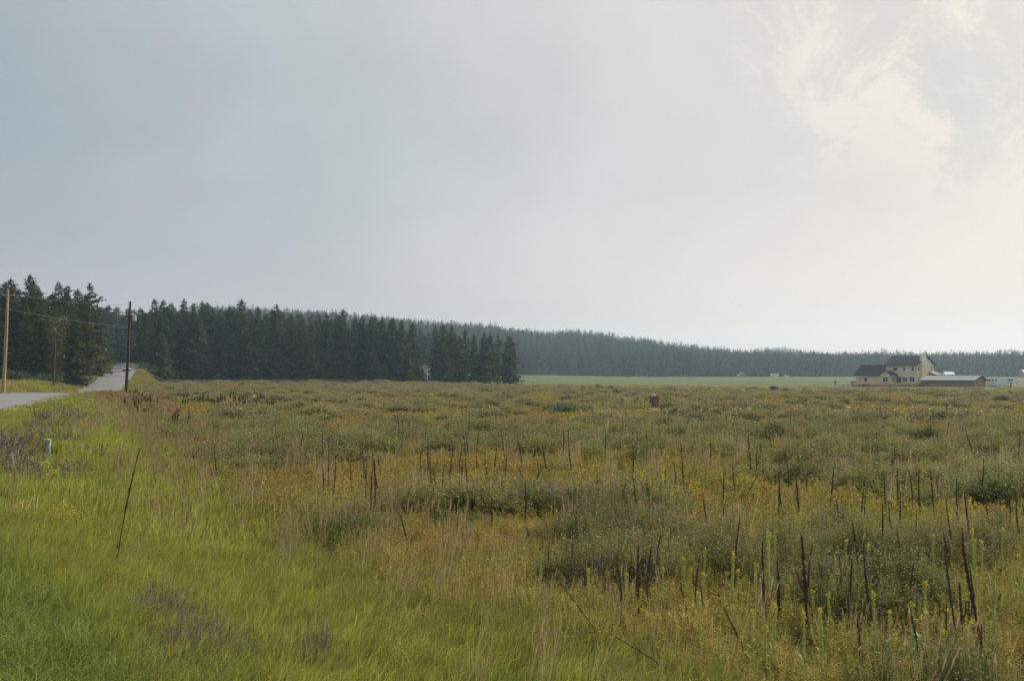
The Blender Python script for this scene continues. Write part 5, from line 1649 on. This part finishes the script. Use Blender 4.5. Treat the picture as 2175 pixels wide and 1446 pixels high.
def far_buildings():
    simple_house('farmhouse', 903, 797, 430, 8.5, 12, 2.9, 6.2, R(28), M['white'], M['tin'], 'white house seen through the gap between the conifers', 'house')
    simple_house('cabin', 1575, 801, 698, 4.6, 6, .7, 3.4, R(10), M['pallet'], M['tin'], 'steep pale-roofed cabin at the foot of the distant treeline', 'cabin', 1)
    simple_house('outbuilding', 2014, 802, 690, 7, 6, 2.2, 3.8, R(80), M['white'], M['cream'], 'pale distant building behind the ridge of the long shed', 'building', 1)
    simple_house('barn', 2184, 802, 640, 11, 8, 3.0, 5.0, R(85), M['barnwood'], M['alu'], 'pale-roofed building cut by the right edge at the far treeline', 'building', 1)
    # camper and car at the far treeline
    Y = 694.0; X = (1645 - UC) / FPX * Y
    e = empty('camper_trailer', (X, Y, tz(X, Y)), R(-4))
    b = MB(); b.prism([(-2.7, .5), (2.4, .5), (2.9, 1.3), (2.6, 2.7), (-2.5, 2.75), (-2.8, 2.4)], 'y', -1.1, 1.1); b.build('body', M['white'], e)
    for x0 in (-1.8, -.2, 1.2):
        b = MB(); b.box(x0, x0 + .8, -1.13, -1.09, 1.5, 2.1); b.build('window', M['glass'], e)
    b = MB(); b.tube([(-.3, -1.0, .35), (-.3, -.8, .35)], .35, 12); b.tube([(-.3, .8, .35), (-.3, 1.0, .35)], .35, 12); b.build('wheel', M['rubber'], e)
    tag(e, 'tiny white camper trailer in front of the distant treeline', 'camper')
    Y = 690.0; X = (1671 - UC) / FPX * Y
    e = empty('distant_car', (X, Y, tz(X, Y)), R(5))
    b = MB(); b.prism([(-2.1, .3), (2.1, .3), (2.15, .75), (1.2, .9), (.7, 1.4), (-.9, 1.42), (-1.7, .92), (-2.15, .85)], 'y', -.85, .85); b.build('body', M['white'], e)
    for x0 in (-1.3, 1.3):
        b = MB(); b.tube([(x0, -.87, .32), (x0, -.7, .32)], .32, 12); b.tube([(x0, .7, .32), (x0, .87, .32)], .32, 12); b.build('wheel', M['rubber'], e)
    b = MB(); b.box(-.8, .6, -.87, -.851, .95, 1.3); b.build('side_window', M['glass'], e)
    tag(e, 'tiny white car right of the distant camper', 'car')
    # clutter left of the house
    def g(u, Y): x = (u - UC) / FPX * Y; return Vector((x, Y, tz(x, Y)))
    p = g(1773, 296)
    e = empty('water_hydrant', p)
    b = MB(); b.tube([(0, 0, -.1), (0, 0, 1.45)], .11, 10); b.build('standpipe', M['black'], e)
    b = MB(); b.box(-.3, .3, -.2, .2, 1.0, 1.5); b.build('head', M['black'], e)
    b = MB(); b.tube([(0, 0, 1.5), (.35, 0, 1.72)], .05, 6); b.build('handle', M['black'], e)
    tag(e, 'short dark standpipe in the grass left of the house', 'hydrant')
    p = g(1796, 296)
    e = empty('sheet_pile', p, R(-8))
    for k in range(4):
        b = MB(); b.box(-1.3 + .1 * k, 1.2 + .15 * k, -.7, .6 + .05 * k, .35 + k * .09, .42 + k * .09); b.build('sheet', M['white'], e)
    b = MB(); b.box(-1.0, -.8, -.5, .4, 0, .345); b.box(.8, 1.0, -.5, .4, 0, .345); b.build('skid', M['pallet'], e)
    tag(e, 'low pile of white sheets on the ground left of the house', 'pile')
    p = g(1812, 296)
    e = empty('storage_crate', p, R(-20))
    for k in range(7):
        b = MB(); b.box(-.8, .8, -.72, -.68, .12 + k * .22, .3 + k * .22); b.build('slat', M['pallet'], e)
    b = MB(); b.box(-.82, .82, -.675, .7, .1, 1.55); b.build('body', M['pallet'], e)
    b = MB(); b.box(-.9, .9, -.8, .78, 1.56, 1.66); b.build('lid', M['white'], e)
    tag(e, 'grey wooden crate with a pale lid beside the house', 'crate')
    p = g(1823, 288)
    e = empty('lumber_stack', p, R(-30))
    for k in range(3):
        b = MB(); b.box(-.55, .5 + .1 * k, -.4, .35, .55 + k * .12, .65 + k * .12); b.build('board', M['lumber'], e)
    b = MB(); b.box(-.5, .5, -.3, .3, 0, .545); b.build('bearer', M['black'], e)
    tag(e, 'small stack of yellow boards at the left corner of the house', 'lumber')
    p = g(1946, 284)
    e = empty('farm_gate', p, HOUSE_RZ)
    for k in range(2):
        b = MB(); b.tube([(-1.0 + k * 5, 0, -.2), (-1.0 + k * 5, 0, 1.3)], .07, 8); b.build('post', M['galv'], e)
    for k in range(4):
        b = MB(); b.tube([(-.95, 0, .3 + .28 * k), (3.95, 0, .3 + .28 * k)], .035, 6); b.build('bar', M['slate'], e)
    tag(e, 'grey metal farm gate between the house and the shed', 'gate')


far_buildings()


def yard_grass():
    """tall tan grass in front of the house"""
    g = np.random.default_rng(88)
    b = grass_proto(990, 70, 1.0, .45, .95, .05, .1, .06).mesh('blades', [M['blade']])
    n = 520
    t = g.uniform(0, 1, n)
    u = 1818 + 145 * t; Y = 276 - 0 * t + g.uniform(-4, 4, n)
    x = (u - UC) / FPX * Y
    keep = fbm(x / 3, Y / 3, 12, 2) > .34
    x, Y = x[keep], Y[keep]; n = len(x)
    gn_scatter('dry_grass', [b], np.stack([x, Y, terrain(x, Y)], -1), np.stack([0 * x, 0 * x, g.uniform(0, 6.28, n)], -1), np.repeat(g.uniform(.8, 1.6, n)[:, None], 3, 1),
               np.zeros(n), np.array([.30, .21, .10]) * g.uniform(.8, 1.2, (n, 1)))


yard_grass()
